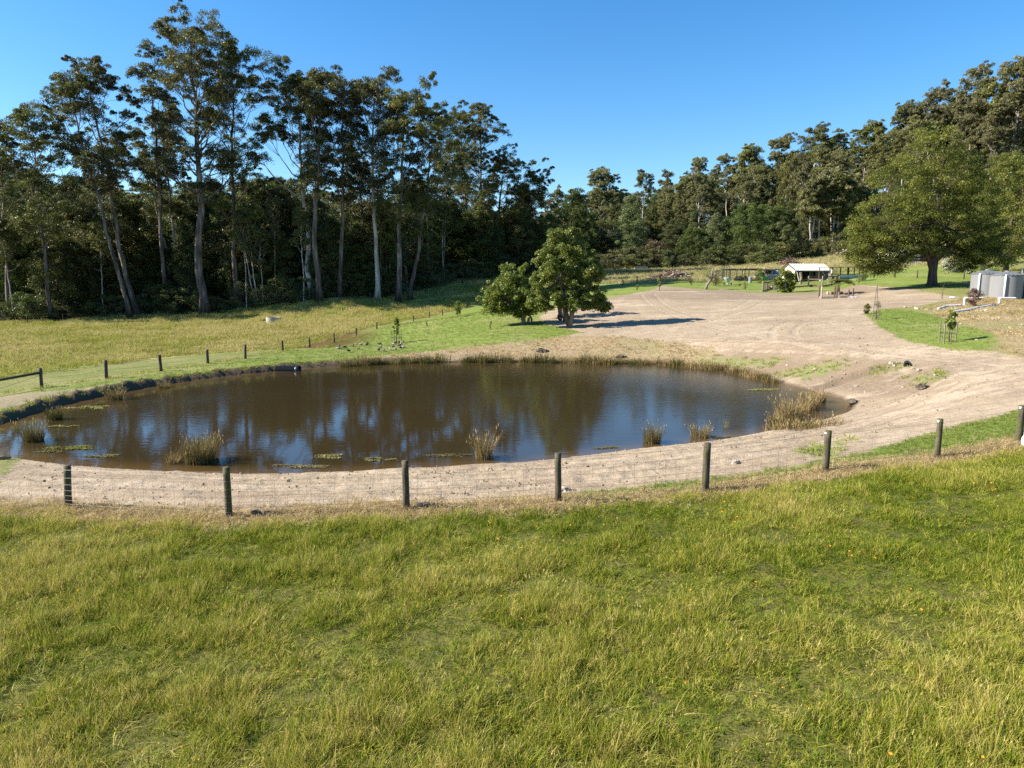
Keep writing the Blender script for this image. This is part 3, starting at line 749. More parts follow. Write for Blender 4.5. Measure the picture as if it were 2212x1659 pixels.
def field_grass():
    rs = R0(41)
    kinds = [tuft(300 + q, 46, .34, .62, .028, .5, M_FIELD, 2, .3, .35, (0, 1), .25) for q in range(4)]
    kinds2 = [tuft(310 + q, 46, .34, .62, .028, .5, M_HILL, 2, .3, .35, (0, 1), .25) for q in range(4)]
    def lay(name, label, X, Y, hmul=1.0, wmul=1.0, tb=.42, amp=1.0, kinds=kinds):
        n = len(X); patch = 1.5 * fbm(X / 7, Y / 9, 61, 3); cl = 1.4 * fbm(X / 2.2, Y / 2.2, 62, 2)
        hs = np.clip(.75 + .7 * cl + .2 * patch, .3, 1.5) * hmul
        tint = np.clip(tb + amp * (.42 * patch + .25 * cl) + rs.normal(0, .10, n), 0, 1)
        scatter(name, label, xyz(X, Y), np.stack([rs.normal(0, .2, n), rs.normal(0, .2, n), rs.rand(n) * 6.28], 1), np.stack([(.9 + .5 * rs.rand(n)) * wmul] * 2 + [hs], 1), rs.randint(0, 4, n), tint, kinds)
    X, Y = grid_pts(-95, 2, 38, 158, .62, 43)
    k = in_view(X, Y, 8) & (sdf(X, Y, LAWN_L) > .25) & (sdf(X, Y, FOREST) > -3) & (shore_d(X, Y) > 2) & (np.hypot(X - ground(591, 696).x, Y - ground(591, 696).y) > 1.9) & (X < np.interp(Y, [40, 60, 90, 118, 160], [-31, -24, -18.4, -5.5, 6]))
    lay('paddock_grass', 'tall seeding grass of the paddock beyond the left fence', X[k], Y[k])
    X, Y = grid_pts(0, 125, 118, 215, 1.0, 44)
    k = in_view(X, Y, 8) & (sdf(X, Y, LAWN_B) > .6) & (sdf(X, Y, FOREST) > -4) & (sdf(X, Y, DIRT) > 1) & (sdf(X, Y, LAWN_L) > .5)
    lay('hill_grass', 'pale dry grass on the far paddock and the hill behind the shed', X[k], Y[k], 1.0, 1.5, .52, .9, kinds2)
    # sparse dead tussocks on the tank slope and the far bank
    kinds = [tuft(320 + q, 30, .2, .2, .02, 1.0, M_STRAW, 2, .5, .3) for q in range(3)]
    X, Y = grid_pts(-16, 62, 34, 80, .34, 45)
    k = (np.minimum(sdf(X, Y, DRY), sdf(X, Y, DRY_B)) < 0) & (rs.rand(len(X)) < np.clip(.55 + 1.2 * vnoise(X / 2, Y / 2, 5), .08, 1)) & (shore_d(X, Y) > .5); X, Y = X[k], Y[k]; n = len(X)
    scatter('bank_grass', 'dead brown grass on the pond bank and the slope under the tanks', xyz(X, Y), np.stack([rs.normal(0, .3, n), rs.normal(0, .3, n), rs.rand(n) * 6.28], 1), np.stack([.8 + .6 * rs.rand(n)] * 2 + [.5 + .8 * rs.rand(n)], 1), rs.randint(0, 3, n), np.clip(.45 + .8 * vnoise(X / 3, Y / 3, 15) + rs.normal(0, .15, n), 0, 1), kinds)
    # green weeds on the right bank, rough edge under the left fence, lawn nap
    kinds = [tuft(330 + q, 30, .2, .24, .02, .8, M_FIELD, 2, .4, .3, (0, .6)) for q in range(3)]
    X, Y = grid_pts(-40, 34, 18, 82, .36, 46)
    sb = np.minimum.reduce([sdf(X, Y, p) for p in BANKG])
    lf = line_dist(X, Y, [tuple(ground(u, v)[:2]) for u, v in [(-60, 862), (90, 838), (230, 819), (449, 786), (611, 759), (722, 741), (814, 710)]])
    k = ((sb < .2) & (rs.rand(len(X)) < .5)) | ((lf < .45) & (rs.rand(len(X)) < .8)) | ((X < -9) & (Y > 28) & (shore_d(X, Y) > .22) & (shore_d(X, Y) < .75) & (rs.rand(len(X)) < .8)); X, Y = X[k], Y[k]; n = len(X)
    scatter('bank_weeds', 'green weeds on the pond bank and along the left fence', xyz(X, Y), np.stack([rs.normal(0, .25, n), rs.normal(0, .25, n), rs.rand(n) * 6.28], 1), np.stack([.8 + .6 * rs.rand(n)] * 2 + [.5 + .9 * rs.rand(n)], 1), rs.randint(0, 3, n), np.clip(.25 + .9 * vnoise(X / 3, Y / 3, 15) + rs.normal(0, .15, n), 0, 1), kinds)
    kinds = [tuft(340 + q, 34, .3, .10, .022, .7, M_LAWN, 2, .3, .3) for q in range(3)]
    X, Y = grid_pts(-40, 50, 32, 96, .5, 47)
    k = (np.minimum(sdf(X, Y, LAWN_L), sdf(X, Y, LAWN_R)) < -.05) & (shore_d(X, Y) > .8) & (sdf(X, Y, TRACK) > .1); X, Y = X[k], Y[k]; n = len(X)
    scatter('lawn_grass', 'short mown grass of the lawns beyond the pond', xyz(X, Y), np.stack([rs.normal(0, .1, n), rs.normal(0, .1, n), rs.rand(n) * 6.28], 1), np.stack([.8 + .6 * rs.rand(n)] * 2 + [.5 + .8 * rs.rand(n)], 1), rs.randint(0, 3, n), np.clip(.4 + .8 * fbm(X / 6, Y / 3, 18, 3) + rs.normal(0, .12, n), 0, 1), kinds)
field_grass()

def soil_clods():
    m = simple_mat('soil_clod', (.27, .205, .14), .95, .22, 3.0)
    kinds = []
    for q in range(4):
        g = Geo(); g.blob((0, 0, 0), (.5, .42, .3), 400 + q, .35, (6, 4)); kinds.append(g.mesh('clod', m))
    rs = R0(51); n = 34000
    th = rs.uniform(-.62, .62, n); r = 15 * np.exp(rs.rand(n) * math.log(70 / 15)); X = r * np.tan(th); Y = r
    s = shore_d(X, Y)
    k = (sdf(X, Y, DIRT) < -.1) & (s > .08) & (np.minimum(sdf(X, Y, LAWN_R), sdf(X, Y, LAWN_N)) > 0)
    dens = np.clip(.35 + 1.2 * fbm(X / 2, Y / 1.2, 52, 2) + .6 * sstep(1.2, .2, s) + .4 * sstep(2, -1, sdf(X, Y, DARK_B)) * sstep(0, 5, X), .03, 1)
    k &= rs.rand(n) < dens; X, Y = X[k], Y[k]; n = len(X)
    size = (.012 + .085 * rs.rand(n) ** 5) * np.clip(Y / 22, .8, 1.5)
    P = xyz(X, Y)
    scatter('soil_clods', 'loose clods and stones on the bare soil around the pond', P, rs.rand(n, 3) * 6.28, size[:, None] * (.7 + .6 * rs.rand(n, 3)), rs.randint(0, 4, n), rs.rand(n), kinds)
soil_clods()
# ------------------------------------------------------------------ trees
M_GUM = leaf_mat('gum_leaves', (.050, .054, .014), (.215, .19, .058), .32, .05, .014, (.22, .155, .06))
M_GUM2 = leaf_mat('pale_gum_leaves', (.082, .088, .026), (.33, .305, .105), .38, .05, .012, (.24, .175, .07))
M_DENSE = leaf_mat('blackwood_leaves', (.046, .062, .016), (.150, .170, .046), .28, .04, .02)
M_WATTLE = leaf_mat('wattle_leaves', (.066, .084, .014), (.25, .255, .050), .36, .03, .004, (.36, .31, .05), .06)
M_OAK = leaf_mat('broad_leaves', (.075, .115, .011), (.285, .32, .042), .38, .06, .004, (.34, .21, .05), .06)
M_SHRUB = leaf_mat('shrub_leaves', (.055, .072, .020), (.205, .22, .07), .32, .05, .03)
M_CONIC = leaf_mat('conical_leaves', (.085, .105, .04), (.27, .30, .11), .3, .05, .004, (.30, .31, .13), .08)
M_RUST = leaf_mat('rust_leaves', (.07, .045, .022), (.15, .10, .05), .25, .05, .01)

def bark_mat(name, a, b, c, sc_=.35, foot=None):
    m, nt, out = nodes_mat(name); k = NT(nt)
    tc = k.n('ShaderNodeTexCoord').outputs['Object']
    v = k.scaled(tc, (1, 1, .12))
    n1 = k.noise(v, 2.2, 4, .6); n2 = k.noise(tc, sc_, 2)
    col = k.ramp(n1, [(.34, a), (.5, b), (.66, c)])
    col = k.mix(k.mapr(n2, .45, .65, 0, .6), col, a)
    if foot:                                    # rough dark stocking of old bark at the foot
        z = k.n('ShaderNodeSeparateXYZ', {0: tc}).outputs[2]
        col = k.mix(k.mapr(k.math('ADD', z, k.math('MULTIPLY', n1, 7.0)), foot + 6, foot, 0, 1), col, (.045, .034, .026))
    bm = k.n('ShaderNodeBump', {'Height': n1, 'Strength': .6, 'Distance': .08})
    b_ = k.n('ShaderNodeBsdfPrincipled', {'Base Color': col, 'Roughness': .8, 'Specular IOR Level': .25, 'Normal': bm.outputs[0]})
    nt.links.new(b_.outputs[0], out.inputs[0])
    return m
M_BARK_PALE = bark_mat('pale_gum_bark', (.24, .185, .145), (.48, .41, .34), (.66, .60, .53))
M_BARK_GUM = bark_mat('gum_bark', (.055, .040, .030), (.175, .135, .105), (.36, .30, .25), .35, 4.0)
M_BARK_DARK = bark_mat('dark_bark', (.035, .026, .020), (.085, .065, .05), (.14, .11, .085))
M_BARK_WOOD = bark_mat('brown_bark', (.07, .048, .034), (.17, .12, .085), (.27, .20, .15), 1.2)

def leaves_np(C, R, n, size, rs, squash=.6, dome=.5, droop=.25, tint0=None, shape=.55):
    """leaf-sized diamonds spread through clumps: C (m,3) centres, R (m,) radii, n leaves each"""
    m = len(C)
    d = rs.normal(0, 1, (m, n, 3)); d /= np.linalg.norm(d, axis=2)[..., None] + 1e-9
    flip = (d[..., 2] < 0) & (rs.rand(m, n) < dome); d[..., 2] = np.where(flip, -d[..., 2], d[..., 2])
    rr = rs.rand(m, n) ** .38
    P = d * rr[..., None] * R[:, None, None]
    P[..., 2] *= squash
    P[..., 2] -= droop * R[:, None] * (np.hypot(P[..., 0], P[..., 1]) / R[:, None]) ** 2
    P += C[:, None]
    P = P.reshape(-1, 3); N = len(P)
    nd = d.reshape(-1, 3) * .7 + rs.normal(0, .75, (N, 3)); nd[:, 2] += .25
    nd /= np.linalg.norm(nd, axis=1)[:, None] + 1e-9
    t = rs.normal(0, 1, (N, 3)); t[:, 2] -= .6
    t -= nd * (t * nd).sum(1)[:, None]; t /= np.linalg.norm(t, axis=1)[:, None] + 1e-9
    b = np.cross(nd, t)
    s = size * (.55 + .9 * rs.rand(N)); w = s * shape
    V = np.stack([P - t * s[:, None] * .5 + b * w[:, None] * .5, P - t * s[:, None] * .5 - b * w[:, None] * .5, P + t * s[:, None] * .5], 1).reshape(-1, 3)
    T = np.arange(3 * N).reshape(-1, 3)
    ti = (rs.rand(m) * .6 + .15 if tint0 is None else tint0)
    ti = np.clip(np.repeat(ti, n) + rs.normal(0, .17, N), 0, 1)
    return V, T, np.repeat(ti, 3)

def crown_mesh(name, C, R, n, size, mat, rs, **kw):
    V, T, t = leaves_np(np.array(C, float), np.array(R, float), n, size, rs, **kw)
    return mesh_np(name, V, None, T, [mat], {'tint': ('POINT', t)})

def path_at(P, t):
    q = np.linspace(0, 1, len(P)); return np.array([np.interp(t, q, P[:, i]) for i in range(3)])

def gum_parts(seed, H, W=4.0, r0=.45, c0=.4, lean=(0, 0), curve=0.0, limbs=16, clump=2.0, nl=100, leaf=.228, sub=3, lopside=0.0, stems=((0, 0),), mat=None, top=1.0, steep=1.0, profile=None, ldroop=.3):
    """tall gum: bare tapering trunk, rising limbs, domed clumps of leaves with sky between"""
    rs = R0(seed); g = Geo(); C = []; R = []
    for si, (sx, sy) in enumerate(stems):
        h = H * (1.0 if si == 0 else rs.uniform(.72, .93))
        t = np.linspace(0, 1, 14)
        wob = np.cumsum(rs.normal(0, .012 * h ** .8, (14, 2)), 0); wob[0] = 0
        px = lean[0] * (t ** (1 + curve)) + sx * t ** .8 + wob[:, 0]; py = lean[1] * t + sy * t ** .8 + wob[:, 1]
        if si: px += .5 * np.sign(sx or 1); 
        P = np.stack([px, py, h * t - .3 * (t == 0)], 1)
        rad = r0 * (1.0 if si == 0 else .75) * (np.clip(1 - t, 0, 1) ** .8 * .93 + .05) * (1 + .55 * np.exp(-t * h / 1.0))
        g.tube(P, rad * .86, 9)
        nlimb = limbs if si == 0 else max(6, int(limbs * .6))
        az = rs.rand() * 6.28
        for i in range(nlimb):
            f = (i + rs.rand() * .8) / nlimb
            tt = c0 + (top * .97 - c0) * f ** .85
            az += 2.4 + rs.normal(0, .5)
            b = path_at(P, tt)
            pr = profile(f) if profile else (.45 + .75 * math.sin(math.pi * min(1, .18 + .78 * f)))
            L = W * pr * rs.uniform(.55, 1.15) * (1 + lopside * math.cos(az))
            el = math.radians(rs.uniform(22, 55) + 18 * f) * steep
            q = np.linspace(0, 1, 6)
            out_ = L * (q ** .85) * math.cos(el); up = L * math.sin(el) * (.55 * q + .45 * q ** 2) * 1.15
            B = np.stack([b[0] + np.cos(az) * out_, b[1] + np.sin(az) * out_, b[2] + up], 1)
            B[1:, :2] += np.cumsum(rs.normal(0, .05 * L ** .8, (5, 2)), 0)
            br = np.interp(tt, t, rad) * rs.uniform(.32, .55)
            g.tube(B, np.linspace(br, .035, 6), 5, False)
            Rd = clump * .84 * rs.uniform(.7, 1.4) * (1.1 - .3 * f)
            def dome(c, Rd, m):
                for _ in range(m):
                    a3 = rs.rand() * 6.28; r3 = Rd * math.sqrt(rs.rand())
                    C.append((c[0] + r3 * math.cos(a3), c[1] + r3 * math.sin(a3), c[2] + Rd * .85 * (1 - (r3 / Rd) ** 2) * rs.uniform(.5, 1.1) - .2 * r3)); R.append(Rd * rs.uniform(.36, .62))
            dome(B[-1], Rd, 7)
            for j in range(sub):
                tb = rs.uniform(.35, .95); p0 = path_at(B, tb)
                a2 = az + rs.choice([-1, 1]) * rs.uniform(.3, 1.2); l2 = L * rs.uniform(.28, .6) + .5
                p1 = p0 + np.array([math.cos(a2) * l2 * .7, math.sin(a2) * l2 * .7, l2 * rs.uniform(.15, .8)])
                mid = (p0 + p1) / 2 + rs.normal(0, .12, 3)
                g.tube([p0, mid, p1], [br * .45, br * .3, .02], 4, False)
                dome(p1, Rd * rs.uniform(.5, .85), 4)
        for j in range(3):                       # leader
            dome(path_at(P, 1 - .07 * j) + rs.normal(0, .5, 3) * [1, 1, .4], clump * rs.uniform(.7, 1.0), 5)
    cm = crown_mesh('crown', C, R, nl, leaf, mat or M_GUM, rs, squash=.62, dome=.62, droop=ldroop)
    return g, cm

def dense_parts(seed, H, W, r0=.3, c0=.12, prof=None, n_cl=150, clump=1.1, nl=110, leaf=.22, mat=None, lopside=(0, 0), stems=1, squash=.7, limb=10, crooked=.0, shell=.55):
    """bushy tree: clumps fill a crown envelope, thickest near its skin"""
    rs = R0(seed); g = Geo(); C = []; R = []
    prof = prof or (lambda f: math.sin(math.pi * min(1, .12 + .82 * f)) ** .7)
    t = np.linspace(0, 1, 9)
    lumps = rs.rand(7) * 6.28
    for si in range(stems):
        a = rs.rand() * 6.28; sp = (0 if stems == 1 else .16 * W)
        w = np.cumsum(rs.normal(0, .02 * H + crooked, (9, 2)), 0) * .6; w[0] = 0
        P = np.stack([w[:, 0] + math.cos(a) * sp * (t + .15), w[:, 1] + math.sin(a) * sp * (t + .15), H * .9 * t - .25 * (t == 0)], 1)
        g.tube(P, r0 * (1 - t * .92) ** .8 * (1 + .5 * np.exp(-t * H / .5)), 9)
        for i in range(limb):
            tt = rs.uniform(max(c0 * .9, .1), .85); b = path_at(P, tt); az = rs.rand() * 6.28
            f = (tt - c0) / (1 - c0); L = W * .5 * prof(max(.05, min(1, f + .15))) * rs.uniform(.6, .95)
            q = np.linspace(0, 1, 5)
            B = np.stack([b[0] + math.cos(az) * L * q, b[1] + math.sin(az) * L * q, b[2] + L * (.25 * q + .4 * q * q)], 1); B[1:] += rs.normal(0, .06 * L, (4, 3))
            g.tube(B, np.linspace(r0 * .38 * (1 - tt * .6), .02, 5), 5, False)
    for i in range(n_cl):
        f = rs.rand() ** .9; az = rs.rand() * 6.28
        lump = 1 + .16 * math.sin(3 * az + lumps[0] + 5 * f) + .12 * math.sin(5 * az + lumps[1] - 9 * f) + .10 * math.sin(2 * az + lumps[2])
        rr = .5 * W * prof(f) * lump * (shell + (1 - shell) * rs.rand()) * (1 if rs.rand() < .8 else rs.uniform(.2, .9))
        z = H * (c0 + (1 - c0) * f)
        C.append((math.cos(az) * rr + lopside[0] * W * f, math.sin(az) * rr + lopside[1] * W * f, z - .12 * rr * rs.rand()))
        R.append(clump * rs.uniform(.6, 1.25) * (1 - .35 * f))
    cm = crown_mesh('crown', C, R, int(nl * 1.6), leaf * .8, mat or M_DENSE, rs, squash=squash, dome=.55, droop=.2)
    return g, cm

def make_tree(name, label, cat, parts, bark, loc=(0, 0, 0), rz=0.0, group=None):
    g, cm = parts
    t = thing(name, label, cat, loc, rz, group)
    part('trunk', g, bark, t, True)
    link('crown', cm, t)
    return t

# --- the tall gums on the left, one by one
def hero(u, v, Y, ut, vt, label, seed, W, bark=None, **kw):
    x, y = at_y(u, v, Y)[:2]
    z = hz(x, y)
    tx, _, tz = at_y(ut, vt, Y)
    H = tz - z - 2.6
    kw.setdefault('r0', .0125 * H)
    return make_tree('gum_tree', label, 'gum tree', gum_parts(seed, H, W * .9, lean=(tx - x, 0), **kw), bark or M_BARK_GUM, (x, y, z - .1), group='tall gums along the left paddock')
hero(108, 668, 113, 62, 232, 'broad dark gum tree, leftmost at the edge of the picture', 1, 7.0, c0=.36, limbs=20, clump=2.46)
hero(298, 664, 117, 202, 115, 'thin gum tree leaning left, taller of the two leaning gums', 2, 5.6, c0=.50, curve=.0, limbs=18, clump=2.10, sub=3, r0=.5)
hero(280, 668, 114, 142, 142, 'slender gum tree leaning hard left with a flat topped crown', 3, 5.6, c0=.50, limbs=17, clump=2.17, r0=.42, lopside=.1)
hero(362, 655, 122, 328, 84, 'gum tree with a narrow high crown just left of the tallest gum', 4, 4.6, c0=.46, limbs=18, clump=2.03, r0=.46)
hero(384, 648, 128, 352, 230, 'forked pale gum tree half hidden behind the tallest gum', 5, 4.6, M_BARK_PALE, c0=.42, limbs=15, stems=((0, 0), (-3, 0)), r0=.42)
hero(443, 676, 116, 392, 34, 'tallest gum tree with a thick foot and the highest crown', 6, 7.8, c0=.36, limbs=34, clump=2.32, sub=4, curve=.6, r0=.82)
hero(506, 655, 122, 492, 86, 'tall gum tree whose crown reaches right over the first sky gap', 7, 6.6, c0=.32, limbs=26, clump=2.10, sub=4, lopside=.35, r0=.55)
hero(677, 640, 121, 640, 136, 'gum tree with a clean white trunk and a wide olive crown', 8, 6.6, M_BARK_PALE, c0=.46, limbs=23, clump=2.17, sub=4, r0=.56, lopside=-.25)
hero(692, 653, 116, 680, 133, 'gum tree with a dark burnt foot beside the white trunk', 9, 5.2, c0=.46, limbs=22, clump=2.17, r0=.58)
hero(733, 645, 120, 742, 152, 'reddish gum tree with a flat crown, right of the burnt foot', 10, 5.2, c0=.42, limbs=20, clump=2.17, r0=.45)
hero(815, 642, 121, 799, 140, 'straight gum tree with a high domed crown over a long trunk', 11, 5.2, M_BARK_PALE, c0=.44, limbs=23, clump=2.17, r0=.5)
hero(860, 638, 119, 862, 190, 'gum tree with long branches reaching right and a blackened foot', 12, 7.2, c0=.36, limbs=26, clump=2.03, sub=4, lopside=.45, r0=.55)
hero(885, 632, 122, 925, 240, 'spreading gum tree whose domed crown overhangs to the right', 13, 6.4, c0=.30, limbs=20, clump=2.03, lopside=.3, r0=.42)
hero(1024, 612, 164, 999, 232, 'thin gum tree leaning left beside the last tall gum', 14, 4.6, c0=.46, limbs=16, clump=1.96, r0=.42)
hero(1045, 606, 166, 1040, 222, 'straight gum tree with a pointed crown, last tall one on the right', 15, 5.6, c0=.30, limbs=26, clump=1.96, sub=4, r0=.55)
hero(1066, 602, 168, 1100, 330, 'many stemmed gum tree forking low from a broad dark foot', 16, 6.4, c0=.30, limbs=20, clump=1.96, stems=((0, 0), (3.5, 1), (7.0, -1)), r0=.6, lopside=.2)
hero(1085, 600, 172, 1135, 440, 'short gum tree drooping over the gap in the tree line', 17, 5.6, c0=.22, limbs=18, clump=2.03, lopside=.3, r0=.35)
hero(560, 640, 135, 545, 372, 'mid height dark gum tree below the first sky gap', 18, 4.6, c0=.3, limbs=18, clump=2.17, r0=.35)
hero(215, 660, 124, 228, 300, 'mid height gum tree between the leaning gums and the left edge', 19, 5.4, c0=.34, limbs=18, clump=2.17, r0=.4)
hero(20, 668, 116, 0, 262, 'gum tree cut by the left edge of the picture', 20, 6.8, c0=.3, limbs=22, clump=2.46, r0=.5)
hero(780, 640, 130, 775, 330, 'mid height gum tree between two long pale trunks', 21, 5.0, c0=.34, limbs=18, clump=2.10, r0=.38)
hero(955, 622, 150, 960, 300, 'slender gum tree behind the overhanging crowns', 22, 5.0, c0=.36, limbs=18, clump=2.03, r0=.4)
hero(610, 650, 128, 604, 400, 'small gum tree standing in the dark gap left of the white trunk', 23, 4.2, c0=.28, limbs=16, clump=2.03, r0=.3)

# --- kinds that are copied
def proto(name, label, cat, parts, bark): return make_tree(name, label, cat, parts, bark, (0, 0, 0))
GP = [proto('gum_tree', 'x', 'gum tree', gum_parts(60 + q, 30, 4.5, c0=[.50, .44, .56, .40, .48][q], limbs=[17, 20, 15, 21, 18][q], clump=2.0, leaf=.285, nl=96, r0=.36, mat=M_GUM2, lopside=[0, .2, 0, .1, .25][q], lean=([.5, -1, 1.5, 0, -.5][q], 0), stems=[((0, 0),), ((0, 0), (2, .5)), ((0, 0),), ((0, 0),), ((0, 0), (-2, 0))][q]), [M_BARK_PALE, M_BARK_PALE, M_BARK_PALE, M_BARK_GUM, M_BARK_PALE][q]) for q in range(5)]
CONE = lambda f: (1 - f) ** .75 * (.35 + .65 * min(1, f * 5)) + .06
OVAL = lambda f: math.sin(math.pi * min(1, .10 + .84 * f)) ** .65
DP = [proto('blackwood_tree', 'x', 'tree', dense_parts(80, 16, 9, .28, .10, OVAL, 150, 1.3, 90, .30, M_DENSE), M_BARK_DARK),
      proto('blackwood_tree', 'x', 'tree', dense_parts(81, 18, 8, .28, .08, CONE, 150, 1.25, 90, .30, M_DENSE), M_BARK_DARK),
      proto('wattle_tree', 'x', 'tree', dense_parts(82, 15, 9, .25, .06, OVAL, 150, 1.2, 90, .28, M_SHRUB), M_BARK_DARK),
      proto('blackwood_tree', 'x', 'tree', dense_parts(83, 14, 8, .22, .16, OVAL, 120, 1.3, 90, .32, M_GUM), M_BARK_GUM)]
BUSH = [proto('bush', 'x', 'shrub', dense_parts(90 + q, 3.4, 4.2, .07, .02, OVAL, 46, .62, 60, .17, [M_SHRUB, M_DENSE, M_GUM2][q], stems=2, limb=5), M_BARK_DARK) for q in range(3)]
USED = set()
def put(lst, q, H, H0, loc, label, group, rs, wide=1.0):
    p = lst[q]; s = H / H0; rz = rs.rand() * 6.28
    sc_ = (s * wide, s * wide, s)
    if p.name not in USED:
        USED.add(p.name); p.location = loc; p.rotation_euler = (0, 0, rz); p.scale = sc_; p['label'] = label
        if group: p['group'] = group
        elif 'group' in p: del p['group']
        return p
    o = dup(p, loc, rz, sc_, label, group)
    if not group and 'group' in o: del o['group']
    return o

SKY_PX = [(-400, 330), (0, 345), (90, 365), (180, 385), (270, 408), (420, 410), (584, 408), (660, 417), (800, 430), (1000, 450), (1165, 470), (1183, 455), (1250, 425), (1303, 410), (1391, 410), (1444, 395), (1511, 372), (1573, 360), (1617, 340), (1700, 312), (1780, 306), (1880, 300), (1920, 296), (1960, 250), (2030, 215), (2110, 190), (2150, 195), (2212, 150), (2500, 60)]
def sky_row(u): return np.interp(u, [p[0] for p in SKY_PX], [p[1] for p in SKY_PX])

def left_forest():
    rs = R0(500)
    edge = [(-140, 700), (60, 692), (230, 686), (440, 679), (560, 666), (690, 652), (850, 640), (930, 622), (1000, 607), (1100, 600)]
    pts = [ground(u, v) for u, v in edge]
    xs = [p.x for p in pts]; ys = [p.y for p in pts]
    # understorey trees between and behind the tall gums
    for i in range(86):
        x = rs.uniform(xs[0], xs[-1] + 4); dep = rs.uniform(3, 12) if i < 30 else rs.uniform(8, 46)
        y = np.interp(x, xs, ys) + dep; z = hz(x, y)
        q = rs.choice(4, p=[.36, .2, .2, .24]); H = rs.uniform(9, 15) if dep < 12 else rs.uniform(14, 22)
        put(DP, q, H, [16, 18, 15, 14][q], (x, y, z - .2), ['rounded dark tree in the understorey of the left forest', 'narrow dark tree in the understorey of the left forest', 'greyish bushy tree in the understorey of the left forest', 'loose olive tree in the understorey of the left forest'][q], ['rounded dark understorey trees on the left', 'narrow dark understorey trees on the left', 'greyish bushy understorey trees on the left', 'loose olive understorey trees on the left'][q], rs, rs.uniform(.9, 1.3))
    # thinner gums filling in behind
    for i in range(34):
        x = rs.uniform(xs[0] - 4, xs[-1] + 10); y = np.interp(x, xs, ys) + rs.uniform(14, 60); z = hz(x, y)
        u = px_of(x, y, z)[0]
        H = min(rs.uniform(22, 33), max(12, at_y(u, sky_row(u) + rs.uniform(0, 90), y)[2] - z))
        q = rs.randint(5); put(GP, q, H, 30, (x, y, z - .2), 'thin gum tree deep in the dark left forest', 'thin gums deep in the left forest', rs, rs.uniform(.8, 1.1))
    for i in range(14):
        x = rs.uniform(xs[0], xs[-1]); y = np.interp(x, xs, ys) + rs.uniform(.5, 5); z = hz(x, y)
        put(GP, rs.choice([0, 2, 4]), rs.uniform(12, 19), 30, (x, y, z - .2), 'slim young gum tree with a pale trunk at the front of the left forest', 'slim young gums at the front of the left forest', rs, rs.uniform(.6, .9))
    # trees closing the view at the left edge
    for i in range(14):
        u = rs.uniform(-150, 90); Y = rs.uniform(122, 185); x = at_y(u, 600, Y)[0]; z = hz(x, Y); q = rs.randint(4)
        put(DP, q, rs.uniform(13, 20), [16, 18, 15, 14][q], (x, Y, z - .2), 'bushy tree closing the view at the far left edge', 'bushy trees at the far left edge', rs, 1.3)
    # bushes along the paddock edge
    for i in range(58):
        x = xs[0] + (xs[-1] + 6 - xs[0]) * (i + rs.rand()) / 58; y = np.interp(x, xs, ys) + rs.uniform(.4, 5); z = hz(x, y)
        q = rs.choice(3, p=[.4, .4, .2]); H = rs.uniform(1.8, 5.2)
        put(BUSH, q, H, 3.4, (x, y, z - .15), ['grey green bush at the foot of the left forest', 'dark bush at the foot of the left forest', 'pale olive bush at the foot of the left forest'][q], ['grey green bushes along the left forest edge', 'dark bushes along the left forest edge', 'pale olive bushes along the left forest edge'][q], rs, rs.uniform(1.0, 1.5))
left_forest()

def far_ridges():
    rs = R0(510)
    for i in range(170):
        u = rs.uniform(-110, 1215); Y = rs.choice([rs.uniform(165, 250), rs.uniform(270, 400)])
        x = at_y(u, 500, Y)[0]; z = hz(x, Y); s = sky_row(u)
        top = at_y(u, s + rs.uniform(-6, 45), Y)[2]; H = np.clip(top - z, 12, 40)
        k = rs.rand()
        if k < .4: put(GP, rs.randint(5), H, 30, (x, Y, z - .3), 'gum tree on the far ridge behind the left forest', 'gums on the far left ridge', rs, rs.uniform(.9, 1.35) * (30 / H) ** .3)
        else: q = rs.randint(3); put(DP, q, min(H, 26), [16, 18, 15][q], (x, Y, z - .3), 'dense tree on the far ridge behind the left forest', 'dense trees on the far left ridge', rs, rs.uniform(.9, 1.2))
far_ridges()

